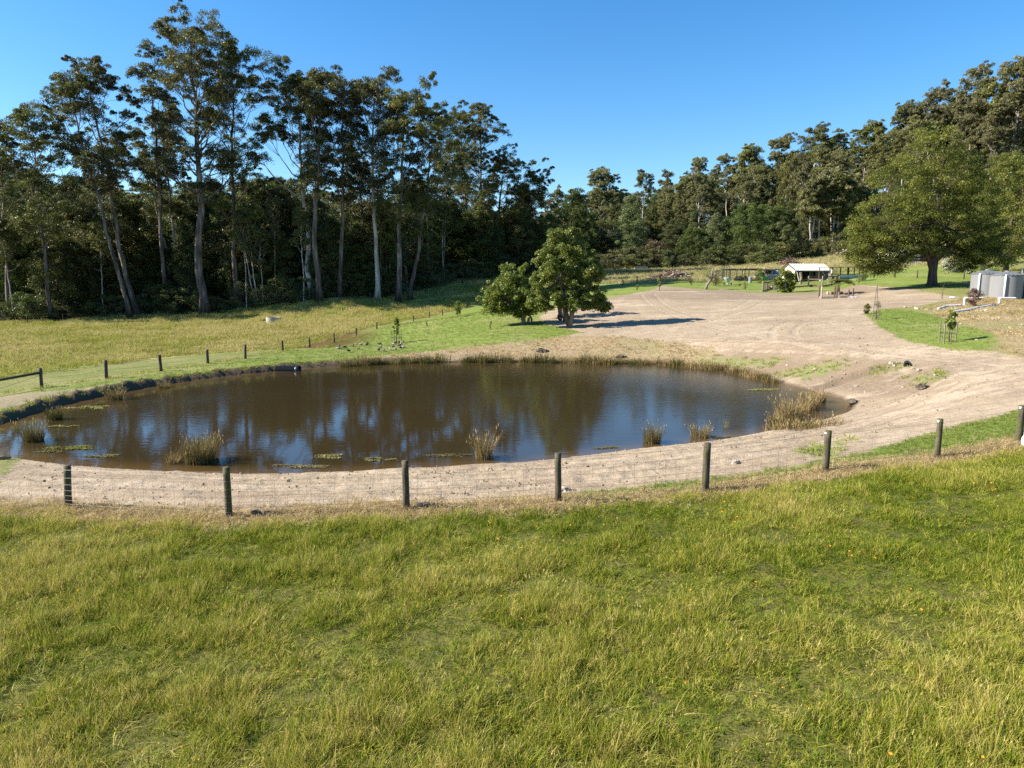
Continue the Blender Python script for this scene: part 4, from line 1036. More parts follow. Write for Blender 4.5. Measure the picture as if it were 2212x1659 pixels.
def right_forest():
    rs = R0(520)
    def at(u, v, Y, lst, q, H0, label, wide=1.0, base=None):
        x = at_y(u, v, Y)[0]; z = hz(x, Y) if base is None else base
        H = at_y(u, v, Y)[2] - z
        put(lst, q, H, H0, (x, Y, z - .3), label, None, rs, wide)
    at(1183, 440, 205, GP, 3, 30, 'yellow green gum tree at the right side of the gap in the skyline', .8)
    at(1206, 414, 210, GP, 4, 30, 'slim gum tree with a tufted top right of the skyline gap', .7)
    at(1303, 372, 214, GP, 1, 30, 'broad crowned gum tree standing highest above the two green trees', 1.1)
    at(1391, 380, 225, GP, 2, 30, 'gum tree with a thin open top behind the pale conical tree', .8)
    at(1444, 382, 260, GP, 0, 30, 'gum tree with a blue green rounded head on the skyline', .8)
    at(1480, 385, 262, GP, 4, 30, 'gum tree with a flat spreading head on the middle skyline', .9)
    at(1511, 350, 255, GP, 2, 30, 'gum tree with a lone tuft sticking out of the skyline', .8)
    at(1573, 348, 250, GP, 0, 30, 'gum tree with an open crown right of the lone tuft', 1.0)
    at(1617, 322, 248, GP, 1, 30, 'gum tree with wispy twigs above the skyline', .9)
    at(1690, 305, 245, GP, 3, 30, 'dense topped gum tree where the skyline steps up', 1.0)
    at(1758, 288, 240, GP, 0, 30, 'round headed gum tree above the shed', 1.1)
    at(1815, 296, 240, GP, 4, 30, 'twin headed gum tree right of the round headed gum', 1.0)
    at(1878, 270, 225, GP, 1, 30, 'big pale limbed gum tree rising over the grassy hill', 1.0)
    at(1925, 290, 220, GP, 3, 30, 'leafy gum tree behind the big wattle', 1.0)
    at(1965, 232, 205, GP, 1, 30, 'dark leafy gum tree where the hill steepens', .85)
    at(2040, 200, 200, GP, 4, 30, 'wide gum tree on the steep hill above the wattle', .9)
    at(2105, 165, 195, GP, 0, 30, 'gum tree with bare white forks near the top right', .9)
    at(2150, 190, 190, GP, 3, 30, 'gum tree right of the white forks', .85)
    at(2205, 135, 180, GP, 1, 30, 'highest gum tree at the right edge of the picture', .9)
    at(2260, 110, 175, GP, 4, 30, 'gum tree just past the right edge', .9)
    # trees one can tell apart along the foot of the hill
    def ded(u, vb, vt, Y, name, label, parts_fn, bark):
        x = at_y(u, vb, Y)[0]; z = hz(x, Y); H = at_y(u, vt, Y)[2] - z
        make_tree(name, label, 'tree', parts_fn(H), bark, (x, Y, z - .2))
    px = lambda w, Y: w / 1536 * Y
    ded(1242, 590, 408, 190, 'blackwood_tree', 'tall dense dark green tree behind the larger green tree', lambda H: dense_parts(701, H, px(120, 190), .4, .05, lambda f: (1 - f) ** .6 * .9 + .12, 240, 1.5, 110, .34, M_DENSE), M_BARK_DARK)
    ded(1360, 583, 421, 188, 'wattle_tree', 'tall pale conical tree at the edge of the far paddock', lambda H: dense_parts(702, H, px(88, 188), .4, .06, lambda f: ((1 - f) ** .62) * (.55 + .45 * min(1, f * 3)) + .08, 260, 1.3, 110, .28, M_CONIC), M_BARK_DARK)
    ded(1545, 576, 462, 182, 'wattle_tree', 'light green conical tree behind the brush pile', lambda H: dense_parts(703, H, px(78, 182), .3, .02, CONE, 200, 1.2, 110, .26, M_CONIC), M_BARK_DARK)
    ded(1500, 577, 492, 183, 'blackwood_tree', 'dark rounded tree left of the light green conical tree', lambda H: dense_parts(704, H, px(72, 183), .3, .03, OVAL, 170, 1.2, 110, .28, M_DENSE), M_BARK_DARK)
    ded(1615, 573, 440, 180, 'blackwood_tree', 'broad dark tree behind the vegetable cages', lambda H: dense_parts(705, H, px(120, 180), .35, .03, OVAL, 260, 1.4, 110, .30, M_DENSE), M_BARK_DARK)
    ded(1680, 568, 480, 176, 'blackwood_tree', 'dark domed tree just left of the shed roof', lambda H: dense_parts(706, H, px(95, 176), .3, .03, OVAL, 200, 1.3, 110, .30, M_DENSE), M_BARK_DARK)
    ded(1415, 580, 520, 184, 'dead_tree', 'rust brown leafed tree at the far paddock edge', lambda H: dense_parts(707, H, px(70, 184), .25, .05, OVAL, 120, 1.2, 90, .26, M_RUST), M_BARK_DARK)
    ded(1440, 580, 540, 178, 'wattle_tree', 'small blue green tree in front of the rust brown tree', lambda H: dense_parts(708, H, px(28, 178), .12, .02, OVAL, 60, .8, 90, .2, M_SHRUB), M_BARK_DARK)
    for q, (u, vt) in enumerate([(1742, 415), (1753, 400), (1766, 420), (1797, 385), (1812, 400)]):
        Y = 178; x = at_y(u, 550, Y)[0]; z = hz(x, Y); H = at_y(u, vt, Y)[2] - z
        make_tree('gum_tree', ['gum tree with a thick white trunk, first of the cluster above the shed', 'gum tree with a straight white trunk, second of the cluster above the shed', 'gum tree with a thin white trunk, third of the cluster above the shed', 'gum tree with a bright pale trunk standing alone on the hill edge', 'gum tree close behind the lone bright trunk on the hill edge'][q],
                  'gum tree', gum_parts(720 + q, H, 3.6, c0=.55, limbs=13, clump=2.17, leaf=.36, r0=.34, mat=M_GUM2), M_BARK_PALE, (x, Y, z - .2))
    # fill of the hillside
    n = 0
    for i in range(900):
        if n >= 156: break
        u = rs.uniform(1165, 2420); Y = rs.uniform(172, 330); x = at_y(u, 500, Y)[0]
        if float(sdf(np.array([x]), np.array([Y]), FOREST)[0]) > -5: continue
        if Y < 200 and u < 1720: continue
        z = hz(x, Y); top = at_y(u, sky_row(u) + rs.uniform(4, 60), Y)[2]; H = top - z
        if H < 9: continue
        front = float(sdf(np.array([x]), np.array([Y]), FOREST)[0]) > -18
        if front or rs.rand() < .12:
            q = rs.choice(4, p=[.4, .2, .2, .2]); put(DP, q, min(H, rs.uniform(10, 19)), [16, 18, 15, 14][q], (x, Y, z - .3), 'bushy tree among the gums of the right hillside', 'bushy trees on the right hillside', rs, rs.uniform(.9, 1.3))
        else:
            put(GP, rs.randint(5), min(H, rs.uniform(21, 31)), 30, (x, Y, z - .3), 'gum tree in the dense forest on the right hillside', 'gum trees filling the right hillside', rs, rs.uniform(.8, 1.05))
        n += 1
    for i in range(90):
        u = rs.uniform(1190, 2260); Y = rs.uniform(225, 320); x = at_y(u, 500, Y)[0]; z = hz(x, Y); H = at_y(u, sky_row(u) + rs.uniform(4, 30), Y)[2] - z
        if H < 8: continue
        q = rs.choice([0, 3, 3]); put(DP, q, min(H, rs.uniform(17, 30)), [16, 18, 15, 14][q], (x, Y, z - .3), 'full crowned tree high on the right hillside', 'full crowned trees high on the right hillside', rs, rs.uniform(.55, .8))
    for i in range(46):
        u = 1180 + 640 * (i + rs.rand()) / 46; Y = rs.uniform(186, 222); x = at_y(u, 550, Y)[0]; z = hz(x, Y)
        if float(sdf(np.array([x]), np.array([Y]), FOREST)[0]) > -6: continue
        q = rs.choice(4, p=[.45, .2, .1, .25]); put(DP, q, rs.uniform(7, 14), [16, 18, 15, 14][q], (x, Y, z - .3), 'low bushy tree under the gums of the right hillside', 'low bushy trees under the right hillside gums', rs, rs.uniform(1.0, 1.5))
    # bushes along the far paddock edge
    for i in range(52):
        u = 1175 + (1900 - 1175) * (i + rs.rand()) / 52
        v = np.interp(u, [1130, 1220, 1300, 1500, 1640, 1730, 1790, 1850, 1900], [600, 590, 582, 577, 571, 560, 552, 545, 540])
        p = ground(u, v + 1); y = p.y + rs.uniform(.5, 5); x = p.x * y / p.y; q = rs.randint(3)
        put(BUSH, q, rs.uniform(2.0, 5.5), 3.4, (x, y, hz(x, y) - .15), ['grey green bush at the foot of the right forest', 'dark bush at the foot of the right forest', 'pale olive bush at the foot of the right forest'][q], ['grey green bushes along the right forest edge', 'dark bushes along the right forest edge', 'pale olive bushes along the right forest edge'][q], rs, rs.uniform(1.0, 1.6))
right_forest()

# --- the big wattle and its neighbours on the right
def big_wattle():
    p = ground(2012, 618); Y = p.y; k = Y / 1536
    H = at_y(2012, 292, Y)[2] - p.z
    rs = R0(801); g = Geo(); C = []; R = []
    g.tube([(0, 0, -.3), (.05, 0, .6), (.0, 0, 1.8), (.15, .1, 3.2), (.3, .2, 5.0), (.2, .3, 8.0), (0, .4, 12.5)], [.85, .56, .47, .43, .38, .28, .08], 12)
    g.tube([(-.05, 0, 2.0), (-.45, .1, 3.2), (-1.2, .3, 4.6), (-2.6, .4, 6.5), (-4.2, .2, 8.0)], [.38, .34, .28, .2, .06], 9, False)
    g.tube([(.15, .1, 3.0), (1.0, -.3, 4.2), (2.4, -.6, 5.4), (4.2, -.8, 6.2)], [.34, .28, .2, .06], 8, False)
    g.tube([(.3, .2, 5.0), (-.6, -1.0, 6.8), (-1.6, -2.2, 9.0)], [.3, .22, .06], 8, False)
    # lobes: dx, dz, rx, ry, rz in photo pixels around the trunk foot
    lobes = [(-175, 70, 24, 26, 24), (-155, 110, 34, 36, 30), (120, 55, 40, 50, 30), (112, 100, 40, 46, 36), (-120, 30, 30, 36, 14), (60, 42, 40, 46, 18), (-20, 270, 62, 60, 52), (-85, 205, 60, 60, 52), (30, 225, 62, 60, 55), (-10, 185, 75, 70, 60), (-120, 130, 62, 60, 52), (-60, 125, 70, 75, 55), (20, 130, 72, 75, 55), (75, 165, 50, 60, 50), (85, 105, 52, 60, 45),
             (-140, 78, 42, 50, 34), (-95, 66, 55, 60, 32), (-40, 84, 55, 70, 30), (40, 78, 60, 65, 32), (95, 62, 40, 50, 26), (-150, 48, 28, 30, 22), (-70, 42, 40, 40, 18), (-110, 38, 30, 36, 18)]
    for dx, dz, rx, ry, rz_ in lobes:
        m = int(46 * (rx * rz_ / 3000) ** .9) + 8
        d = rs.normal(0, 1, (m, 3)); d /= np.linalg.norm(d, axis=1)[:, None]; s = (.7 + .3 * rs.rand(m))[:, None]
        c = d * s * np.array([rx, ry, rz_]) + np.array([dx, 0, dz + 8])
        C += list(c * k); R += list(rs.uniform(.55, 1.2, m))
        for j in range(3):
            e = c[rs.randint(m)] * k; b = np.array([.1, .1, rs.uniform(3.0, 8.0)]); g.tube([b, (b + e) / 2 + [0, 0, .4], e], [.12, .08, .02], 5, False)
    cm = crown_mesh('crown', C, R, 200, .145, M_WATTLE, rs, squash=.7, dome=.6, droop=.2, shape=.6)
    make_tree('wattle_tree', 'huge rounded olive wattle tree on a thick dark trunk beside the tanks', 'wattle tree', (g, cm), M_BARK_DARK, (p.x, p.y, p.z - .1))
    for (u, vb, Y, vt, W, seed, lab) in [(2172, 575, 98, 335, 9.5, 811, 'spreading wattle tree behind the grey tanks'), (2255, 570, 100, 300, 10, 812, 'wattle tree leaning in at the right edge behind the tanks'), (2110, 548, 122, 400, 9, 813, 'wattle tree between the big wattle and the tanks'), (2160, 520, 140, 330, 10, 814, 'olive tree on the slope high behind the tanks')]:
        x = at_y(u, vb, Y)[0]; z = hz(x, Y); H = at_y(u, vt, Y)[2] - z
        make_tree('wattle_tree', lab, 'wattle tree', dense_parts(seed, H, W, .3, .14, OVAL, 230, 1.25, 100, .24, M_WATTLE, crooked=.1), M_BARK_DARK, (x, Y, z - .2))
big_wattle()

# --- the two green trees by the pond
def green_tree(u, v, lobes, trunks, seed, label, nl=150, leaf=.128):
    p = ground(u, v); k = p.y / 1536; rs = R0(seed); g = Geo(); C = []; R = []
    for tr in trunks:
        P = np.array(tr[0], float) * k; g.tube(P, np.array(tr[1]) * k, 10)
        for j in range(9):
            b = path_at(P, rs.uniform(.5, 1)); lo = lobes[rs.randint(len(lobes))]
            e = np.array([lo[0] + rs.normal(0, lo[2] * .4), rs.normal(0, lo[2] * .5), lo[1] + rs.normal(0, lo[3] * .4)]) * k
            g.tube([b, (b + e) / 2 + rs.normal(0, .15, 3), e], [.10, .07, .02], 6, False)
    for dx, dz, rx, rz_ in lobes:
        m = int(12 + rx * rz_ / 36.0)
        d = rs.normal(0, 1, (m, 3)); d /= np.linalg.norm(d, axis=1)[:, None]; s = rs.uniform(.45, 1.15, m)[:, None]
        c = d * s * np.array([rx, rx, rz_]) + np.array([dx, 0, dz]); C += list(c * k); R += list(rs.uniform(.24, .58, m))
    cm = crown_mesh('crown', C, R, nl, leaf, M_OAK, rs, squash=.75, dome=.5, droop=.25, shape=.8)
    make_tree('green_tree', label, 'tree', (g, cm), M_BARK_WOOD, (p.x, p.y, p.z - .1))
green_tree(1232, 707, [(-14, 176, 34, 28), (-44, 146, 34, 30), (22, 152, 34, 30), (-28, 112, 44, 34), (26, 112, 38, 32), (-66, 112, 20, 22), (52, 122, 16, 24), (-70, 70, 24, 18), (40, 72, 34, 24), (-8, 70, 40, 22), (60, 54, 22, 12), (76, 44, 13, 8), (-62, 48, 22, 10), (8, 50, 32, 12), (-34, 196, 16, 12), (2, 204, 14, 8), (-82, 56, 8, 8)],
           [([(0, 0, -6), (-2, 0, 4), (3, 0, 28), (4, 0, 60), (2, 0, 100), (-5, 0, 150)], [9, 6.5, 5.2, 5, 3, .8]), ([(-2, 0, 2), (-12, -2, 30), (-16, -3, 62), (-20, 5, 105)], [5.5, 4.2, 3.8, 1])], 821, 'larger leafy green tree with forked trunks on the lawn edge')
green_tree(1131, 700, [(-18, 108, 30, 24), (-48, 84, 34, 28), (-2, 82, 30, 26), (-62, 58, 34, 22), (-22, 56, 44, 26), (8, 52, 22, 26), (-72, 40, 22, 16), (-30, 34, 28, 14), (-10, 30, 22, 12), (14, 34, 12, 12)],
           [([(0, 0, -5), (0, 0, 8), (-2, 0, 30), (-6, 0, 52), (-16, 0, 88)], [8, 5, 4.2, 3.6, 1]), ([(-1, 0, 18), (-10, -2, 34), (-28, -4, 56)], [3, 2.6, 1])], 822, 'smaller leafy green tree on the lawn beside the larger one')
green_tree(1213, 686, [(-30, 62, 34, 22), (-12, 90, 36, 28), (-40, 40, 22, 12)], [([(0, 0, -5), (-4, 0, 20), (-10, 2, 50), (-12, 4, 84)], [6, 4.6, 4, 1])], 823, 'green tree with a leaning trunk behind the forked one')
# ------------------------------------------------------------------ fences
def timber(name, a, b, c, moss=None):
    m, nt, out = nodes_mat(name); k = NT(nt)
    tc = k.n('ShaderNodeTexCoord').outputs['Object']
    rnd = k.n('ShaderNodeObjectInfo').outputs['Random']
    v = k.n('ShaderNodeVectorMath', {0: k.scaled(tc, (1, 1, .08)), 1: k.math('MULTIPLY', rnd, 50.0)}, operation='ADD').outputs[0]
    g = k.noise(v, 26.0, 4, .65); l = k.noise(tc, 5.0, 3)
    col = k.ramp(g, [(.32, a), (.5, b), (.68, c)])
    if moss: col = k.mix(k.math('MULTIPLY', k.mapr(l, .46, .58), k.mapr(rnd, .2, .8, .25, .95)), col, moss)
    bm = k.n('ShaderNodeBump', {'Height': g, 'Strength': .7, 'Distance': .012})
    b_ = k.n('ShaderNodeBsdfPrincipled', {'Base Color': col, 'Roughness': .85, 'Specular IOR Level': .2, 'Normal': bm.outputs[0]})
    nt.links.new(b_.outputs[0], out.inputs[0]); return m
M_POST = timber('mossy_post', (.035, .028, .02), (.085, .068, .045), (.15, .125, .09), (.075, .085, .022))
M_POST2 = timber('old_post', (.03, .024, .02), (.075, .058, .045), (.14, .115, .09))
M_GREYWOOD = timber('grey_timber', (.10, .085, .07), (.21, .175, .14), (.33, .28, .23))
M_BOARD = timber('brown_board', (.06, .038, .024), (.12, .08, .052), (.19, .135, .09))
M_WIRE = simple_mat('fence_wire', (.10, .095, .09), .5, .3, 4, .6)
M_WHITE = simple_mat('white_plastic', (.80, .80, .78), .4, .06, 3)
M_BLACK = simple_mat('black_plastic', (.018, .018, .02), .4, .3, 5)

def post_geo(h, r=.075, lean=0.0, sides=10):
    g = Geo(); g.tube([(0, 0, -.35), (lean * .2, 0, .3 * h), (lean * .8, 0, .8 * h), (lean, 0, h - .012)], [r * 1.06, r * 1.03, r, r * .99], sides)
    g.tube([(lean, 0, h - .012), (lean, 0, h)], [r * .99, r * .93], sides); return g
def fence(name, label, spots, tops, mat, r=.06, wires=(), verticals=0.0, wr=.002, sag=.02, group=None, insul=(), topwire=None, barbs=False):
    """spots: ground points; tops: heights. posts, wires and the insulators on posts are parts"""
    base = Vector(spots[0]); rs = R0(len(spots) * 7 + 3)
    root = thing(name, label, 'fence', base, 0, group)
    for i, (p, h) in enumerate(zip(spots, tops)):
        po = part('post', post_geo(h, r * rs.uniform(.88, 1.12), rs.normal(0, .025)), mat, root, True); po.location = Vector(p) - base; po.rotation_euler = (0, 0, rs.rand() * 6)
        if i in insul:
            g = Geo(); g.tube([(-.10, -.02, h - .07), (-.075, -.02, h - .07), (-.06, -.02, h - .07), (-.045, -.02, h - .07)], [.012, .045, .045, .02], 10)
            q = part('insulator', g, M_WHITE, po, True); q.rotation_euler = (0, 0, -po.rotation_euler.z)
    def strand(g, hh, rad, sg):
        for (a, b, ha, hb) in zip(spots[:-1], spots[1:], tops[:-1], tops[1:]):
            a = Vector(a) - base; b = Vector(b) - base; t = np.linspace(0, 1, 6)
            g.tube([(a.x + (b.x - a.x) * s, a.y + (b.y - a.y) * s - r, a.z + (b.z - a.z) * s + hh * (ha + (hb - ha) * s) - sg * 4 * s * (1 - s)) for s in t], rad, 4, False)
    if wires:
        g = Geo()
        for hh in wires: strand(g, hh, wr, sag)
        if verticals:
            for (a, b, ha, hb) in zip(spots[:-1], spots[1:], tops[:-1], tops[1:]):
                a = Vector(a) - base; b = Vector(b) - base; n = max(2, int((b - a).length / verticals))
                for q in range(1, n):
                    s = q / n; c = a + (b - a) * s; hq = ha + (hb - ha) * s
                    g.tube([(c.x, c.y - r, c.z + wires[0] * hq - sag), (c.x + rs.normal(0, .01), c.y - r, c.z + wires[-1] * hq - sag * 4 * s * (1 - s))], wr * .8, 4, False)
        part('wire_mesh', g, M_WIRE, root, False, 'stuff')
    if topwire:
        g = Geo(); strand(g, topwire, wr * 1.3, sag)
        part('top_wire', g, M_WIRE, root)
    return root
def top_h(p, u, v): return at_y(u, v, p.y)[2] - p.z
near_px = [(-140, 1004), (148, 1007), (495, 1010), (878, 995), (1206, 980), (1523, 957), (1783, 930), (2024, 905), (2200, 876), (2345, 850)]
near_base = [(-140, 1097), (148, 1097), (495, 1118), (878, 1101), (1206, 1087), (1523, 1063), (1783, 1018), (2024, 990), (2200, 955), (2345, 932)]
sp = [ground(*b) for b in near_base]
fence('post_and_wire_fence', 'mossy timber post and netting fence crossing in front of the pond', sp, [top_h(p, *t) for p, t in zip(sp, near_px)], M_POST, .085, (.04, .12, .21, .32, .44, .58, .74), .28, .0024, .02, insul=(6, 7, 8, 9), topwire=.93)
g = Geo(); p = ground(2213, 966); g.blob((0, 0, .2), (.12, .1, .2), 5, .1); g.tube([(0, 0, .35), (0, 0, .46)], [.05, .04], 8)
solo('white_container', g, M_WHITE, 'white plastic container at the foot of the rightmost near post', 'container', p, 0)
left_px = [(90, 837, 795), (230, 818, 778), (348, 802, 766), (449, 785, 755), (530, 775, 744), (611, 758, 735), (669, 751, 729), (722, 740, 719), (770, 725, 708), (814, 710, 696), (855, 702, 690), (893, 694, 681), (927, 686, 673), (956, 681, 667), (985, 671, 658), (1009, 662, 650), (1032, 657, 645), (1060, 648, 636)]
sp = [ground(u, b) for u, b, t in left_px]
fence('post_and_wire_fence', 'dark post and wire fence between the tall paddock grass and the lawn', sp, [top_h(p, u, t) for p, (u, b, t) in zip(sp, left_px)], M_POST2, .085, (.2, .45, .7, .9), 0, .004, .03, insul=(0, 1, 2))
# strainer: rail and stay at the left end
a = ground(90, 837); b = ground(-75, 868)
rt = thing('rail_fence', 'dark timber strainer rail running out of the left edge', 'fence', b)
h = top_h(a, 90, 803); d = a - b
q = part('post', post_geo(h + .15, .1), M_POST2, rt, True)
g = Geo(); g.tube([(0, 0, h - .12), tuple(d + Vector((0, 0, h - .05)))], .07, 8); part('rail', g, M_POST2, rt, True)
g = Geo(); g.tube([(.1, 0, .1), tuple(d + Vector((0, -.1, h - .2)))], .008, 5); part('stay_wire', g, M_WIRE, rt)
rear_px = [(1292, 612, 598), (1375, 611, 597), (1475, 606, 594), (1563, 604, 592), (1663, 601, 588)]
rear_px = [(1298, 634, 616), (1391, 633, 615), (1491, 629, 611), (1587, 627, 609), (1687, 618, 600)]
rear_px = [(1297, 612.5, 597), (1376, 611, 596), (1462, 607.5, 593), (1546, 605, 591), (1632, 602, 588)]
sp = [ground(u, b) for u, b, t in rear_px]
fence('post_and_wire_fence', 'low post and wire fence in front of the brush pile', sp, [top_h(p, u, t) for p, (u, b, t) in zip(sp, rear_px)], M_POST2, .09, (.3, .6, .9), 0, .005, .03)
wat_px = [(1850, 595, 580), (1888, 598, 580), (1932, 600, 583), (1981, 601, 584), (2037, 604, 586), (2092, 612, 592)]
wat_px = [(1887, 600, 583), (1933, 599, 581), (1981, 601, 584), (2082, 603, 588)]
sp = [ground(u, b) for u, b, t in wat_px]
fence('post_and_wire_fence', 'dark post and wire fence passing behind the big wattle trunk', sp, [top_h(p, u, t) for p, (u, b, t) in zip(sp, wat_px)], M_POST2, .09, (.3, .6, .9), 0, .004, .03)
p = ground(2120, 622); solo('fence_post', post_geo(1.5, .1), M_POST2, 'single leaning post in the shade left of the tanks', 'post', p, 0, None, True)
fp = [(60, 699), (137, 694), (262, 690), (345, 687), (440, 683)]
sp = [ground(u, v + 2) for u, v in fp]
fence('post_and_wire_fence', 'thin post and wire fence along the foot of the left forest', sp, [1.25] * 5, M_POST2, .05, (.4, .75, .95), 0, .004, .03)
fp = [(800, 648), (852, 640), (905, 630), (950, 622), (1000, 612), (1040, 607)]
sp = [ground(u, v + 1) for u, v in fp]
fence('post_and_wire_fence', 'dark post fence climbing the shaded slope at the forest edge', sp, [1.35] * 6, M_POST2, .08, (.4, .75, .95), 0, .005, .03)

# ------------------------------------------------------------------ rushes in and around the pond
def rush_mat():
    m, nt, out = nodes_mat('rush_stems'); k = NT(nt)
    t = k.attr('tint').outputs['Fac']; rnd = k.n('ShaderNodeObjectInfo').outputs['Random']
    f = k.math('ADD', t, k.mapr(rnd, 0, 1, -.16, .16), clamp=True)
    col = k.ramp(f, [(0, (.045, .055, .016)), (.4, (.12, .115, .035)), (.7, (.24, .17, .07)), (1, (.42, .31, .16))])
    d = k.n('ShaderNodeBsdfDiffuse', {'Color': col}); tr = k.n('ShaderNodeBsdfTranslucent', {'Color': col})
    mx = k.n('ShaderNodeMixShader', {0: .25, 1: d.outputs[0], 2: tr.outputs[0]}); nt.links.new(mx.outputs[0], out.inputs[0]); return m
M_RUSH = rush_mat()
def rush(label, u, v, wpx, hpx, seed, n=420, tint=(.15, .9), spread=.55, group=None, z0=None, lo=.4):
    p = Vector(at_z(u, v, 0.0)) if z0 is None else z0
    k = p.y / 1536; me = tuft(seed, n, wpx * k * .30, hpx * k * 1.05, .013 if p.y < 35 else .022, spread, M_RUSH, 4, .22, lo, tint, .12, 'rush_clump')
    o = link('rush_clump', me, None, (p.x, p.y, -.05 if z0 is None else p.z - .05)); tag(o, label, 'rushes', group); return o
rush('bushy brown rush clump standing in the near left water', 432, 998, 100, 72, 900, 900, (.2, .85), .5)
rush('small pale dead rush tuft beside the bushy brown clump', 372, 1000, 44, 40, 901, 120, (.75, 1.0), .9)
rush('dark green rush clump at the left edge of the water', 72, 952, 66, 56, 902, 420, (.05, .6), .55)
rush('dark rush clump close to the cut bank on the left', 118, 906, 50, 40, 903, 300, (.05, .6), .5)
rush('greyish rush clump against the cut bank further along', 248, 862, 56, 34, 904, 300, (.2, .75), .6)
rush('small rush tuft under the cut bank left of the drain pipe', 353, 838, 36, 22, 905, 140, (.2, .8), .6)
rush('tall open rush clump with long spiky stems near the third post', 1046, 990, 62, 78, 906, 260, (.25, .95), .55, lo=.5)
rush('upright grey green rush clump right of the spiky one', 1408, 956, 66, 52, 907, 330, (.2, .85), .35)
rush('low spreading rush clump near the right shore', 1512, 943, 70, 40, 908, 300, (.25, .9), .55)
rush('thin rush sprig standing alone in shallow water', 1568, 926, 22, 34, 909, 26, (.3, .9), .4)
rush('wide pale rush clump leaning into the right end of the pond', 1706, 905, 96, 62, 910, 620, (.35, 1.0), .55)
rush('pale rush clump behind the wide one at the right end', 1748, 884, 70, 52, 911, 460, (.4, 1.0), .45)
rush('small brown rush tuft left of the wide pale clump', 1668, 910, 26, 30, 912, 110, (.35, .9), .5)
rush('rush clump touching the right bank at the pond corner', 1768, 868, 46, 34, 913, 300, (.4, 1.0), .45)
rs = R0(920)
FR = [tuft(921 + q, [150, 110, 130, 90][q], .42, .85, .022, [.3, .25, .4, .5][q], M_RUSH, 3, .2, .35, [(.1, .7), (.05, .6), (.2, .85), (.5, 1.0)][q], .05, 'rush_clump') for q in range(4)]
def fringe(u0, u1, n, kinds, hscale, jit, lab, grp):
    su = np.array([s[0] for s in SHORE_PX[3:28]]); sv = np.array([s[1] for s in SHORE_PX[3:28]])
    for i in range(n):
        u = u0 + (u1 - u0) * (i + rs.rand()) / n; v = np.interp(u, su, sv)
        p = at_z(u, v + rs.uniform(-.8, 1.6) * jit, 0.0); q = kinds[rs.randint(len(kinds))]
        o = link('rush_clump', FR[q], None, (p[0], p[1], -.04)); s = rs.uniform(.6, 1.25)
        o.scale = (s * rs.uniform(.8, 1.5), s, s * hscale * rs.uniform(.75, 1.2)); o.rotation_euler = (0, 0, rs.rand() * 6.28)
        tag(o, lab, 'rushes', grp)
fringe(738, 960, 26, [0, 1, 2], .85, 1, 'dark rush tuft on the far shore left of the two green trees', 'rushes along the far left shore')
fringe(1000, 1075, 9, [1, 1, 0], 1.0, 1, 'tall dark rush tuft in the middle of the far shore', 'rushes in the middle of the far shore')
fringe(1085, 1180, 11, [0, 1, 2], 1.0, 1, 'brown rush tuft below the green trees on the far shore', 'rushes below the green trees')
fringe(1190, 1480, 34, [2, 3, 0, 2], .9, 1.5, 'olive rush tuft on the far right shore', 'rushes along the far right shore')
fringe(1480, 1660, 34, [3, 3, 2], .75, 2.5, 'straw coloured rush tuft where the shore curves towards the right end', 'rushes along the curving right shore')
fringe(1650, 1790, 22, [3, 3, 2], .8, 4.0, 'pale rush tuft among the reeds at the right end of the pond', 'rushes at the right end of the pond')
# floating weed
M_WEED = leaf_mat('pond_weed', (.10, .085, .03), (.30, .29, .07), .1, .02, .02, (.42, .33, .14))
def weed(label, u, v, wpx, hpx, n, seed, tint=.5):
    p = at_z(u, v, 0.0); k = p[1] / 1536; rs = R0(seed)
    tint = tint - .22; A = wpx * k * .62; B = hpx * k / 2 / ((CAM_H) / p[1])
    m = 9; cx_ = rs.uniform(-.75, .75, m) * A; cy_ = rs.uniform(-.7, .7, m) * B; w = rs.randint(0, m, n)
    X = cx_[w] + rs.normal(0, .16, n) * A; Y = cy_[w] + rs.normal(0, .13, n) * B
    a = rs.rand(n) * 3.14; s = rs.uniform(.02, .07, n); e = .35
    Z = .008 + .022 * rs.rand(n); t = rs.normal(0, .012, n)
    V = np.stack([np.stack([X - np.cos(a) * s, Y - np.sin(a) * s, Z - t], 1), np.stack([X + np.sin(a) * s * e, Y - np.cos(a) * s * e, Z], 1), np.stack([X + np.cos(a) * s, Y + np.sin(a) * s, Z + t], 1), np.stack([X - np.sin(a) * s * e, Y + np.cos(a) * s * e, Z], 1)], 1).reshape(-1, 3)
    me = mesh_np('weed_mat', V, np.arange(4 * n).reshape(-1, 4), None, [M_WEED], {'tint': ('POINT', np.repeat(np.clip(tint + rs.normal(0, .3, n), 0, 1), 4))})
    tag(link('weed_mat', me, None, (p[0], p[1], 0)), label, 'water weed')
weed('yellow green weed mat floating beside the cut bank on the left', 190, 880, 76, 9, 700, 930, .8)
weed('brown and yellow weed mat floating between the left rush clumps', 150, 968, 84, 12, 1100, 931, .55)
weed('small brown weed patch in front of the long weed mat on the left', 112, 975, 60, 8, 420, 932, .35)
weed('scattered weed bits right of the left weed mats', 220, 985, 70, 9, 380, 933, .35)
weed('thin weed strip floating by the left rush clump', 140, 921, 50, 4, 240, 934, .8)
weed('yellow weed mat near the second fence post', 640, 1008, 130, 8, 800, 935, .6)
weed('yellow green weed patch floating above the second weed mat', 708, 986, 66, 14, 600, 936, .7)
weed('yellow weed patch left of the third fence post', 822, 993, 58, 9, 420, 937, .7)
weed('thin brown weed streak near the spiky rush clump', 1010, 985, 150, 8, 420, 938, .2)
weed('faint weed streak in front of the upright rush clump', 1300, 968, 70, 5, 240, 939, .3)
weed('pale green weed sheet floating at the right end', 1655, 842, 70, 6, 700, 940, .85)
weed('dead stem litter around the low spreading rush clump', 1560, 945, 60, 8, 300, 941, .5)

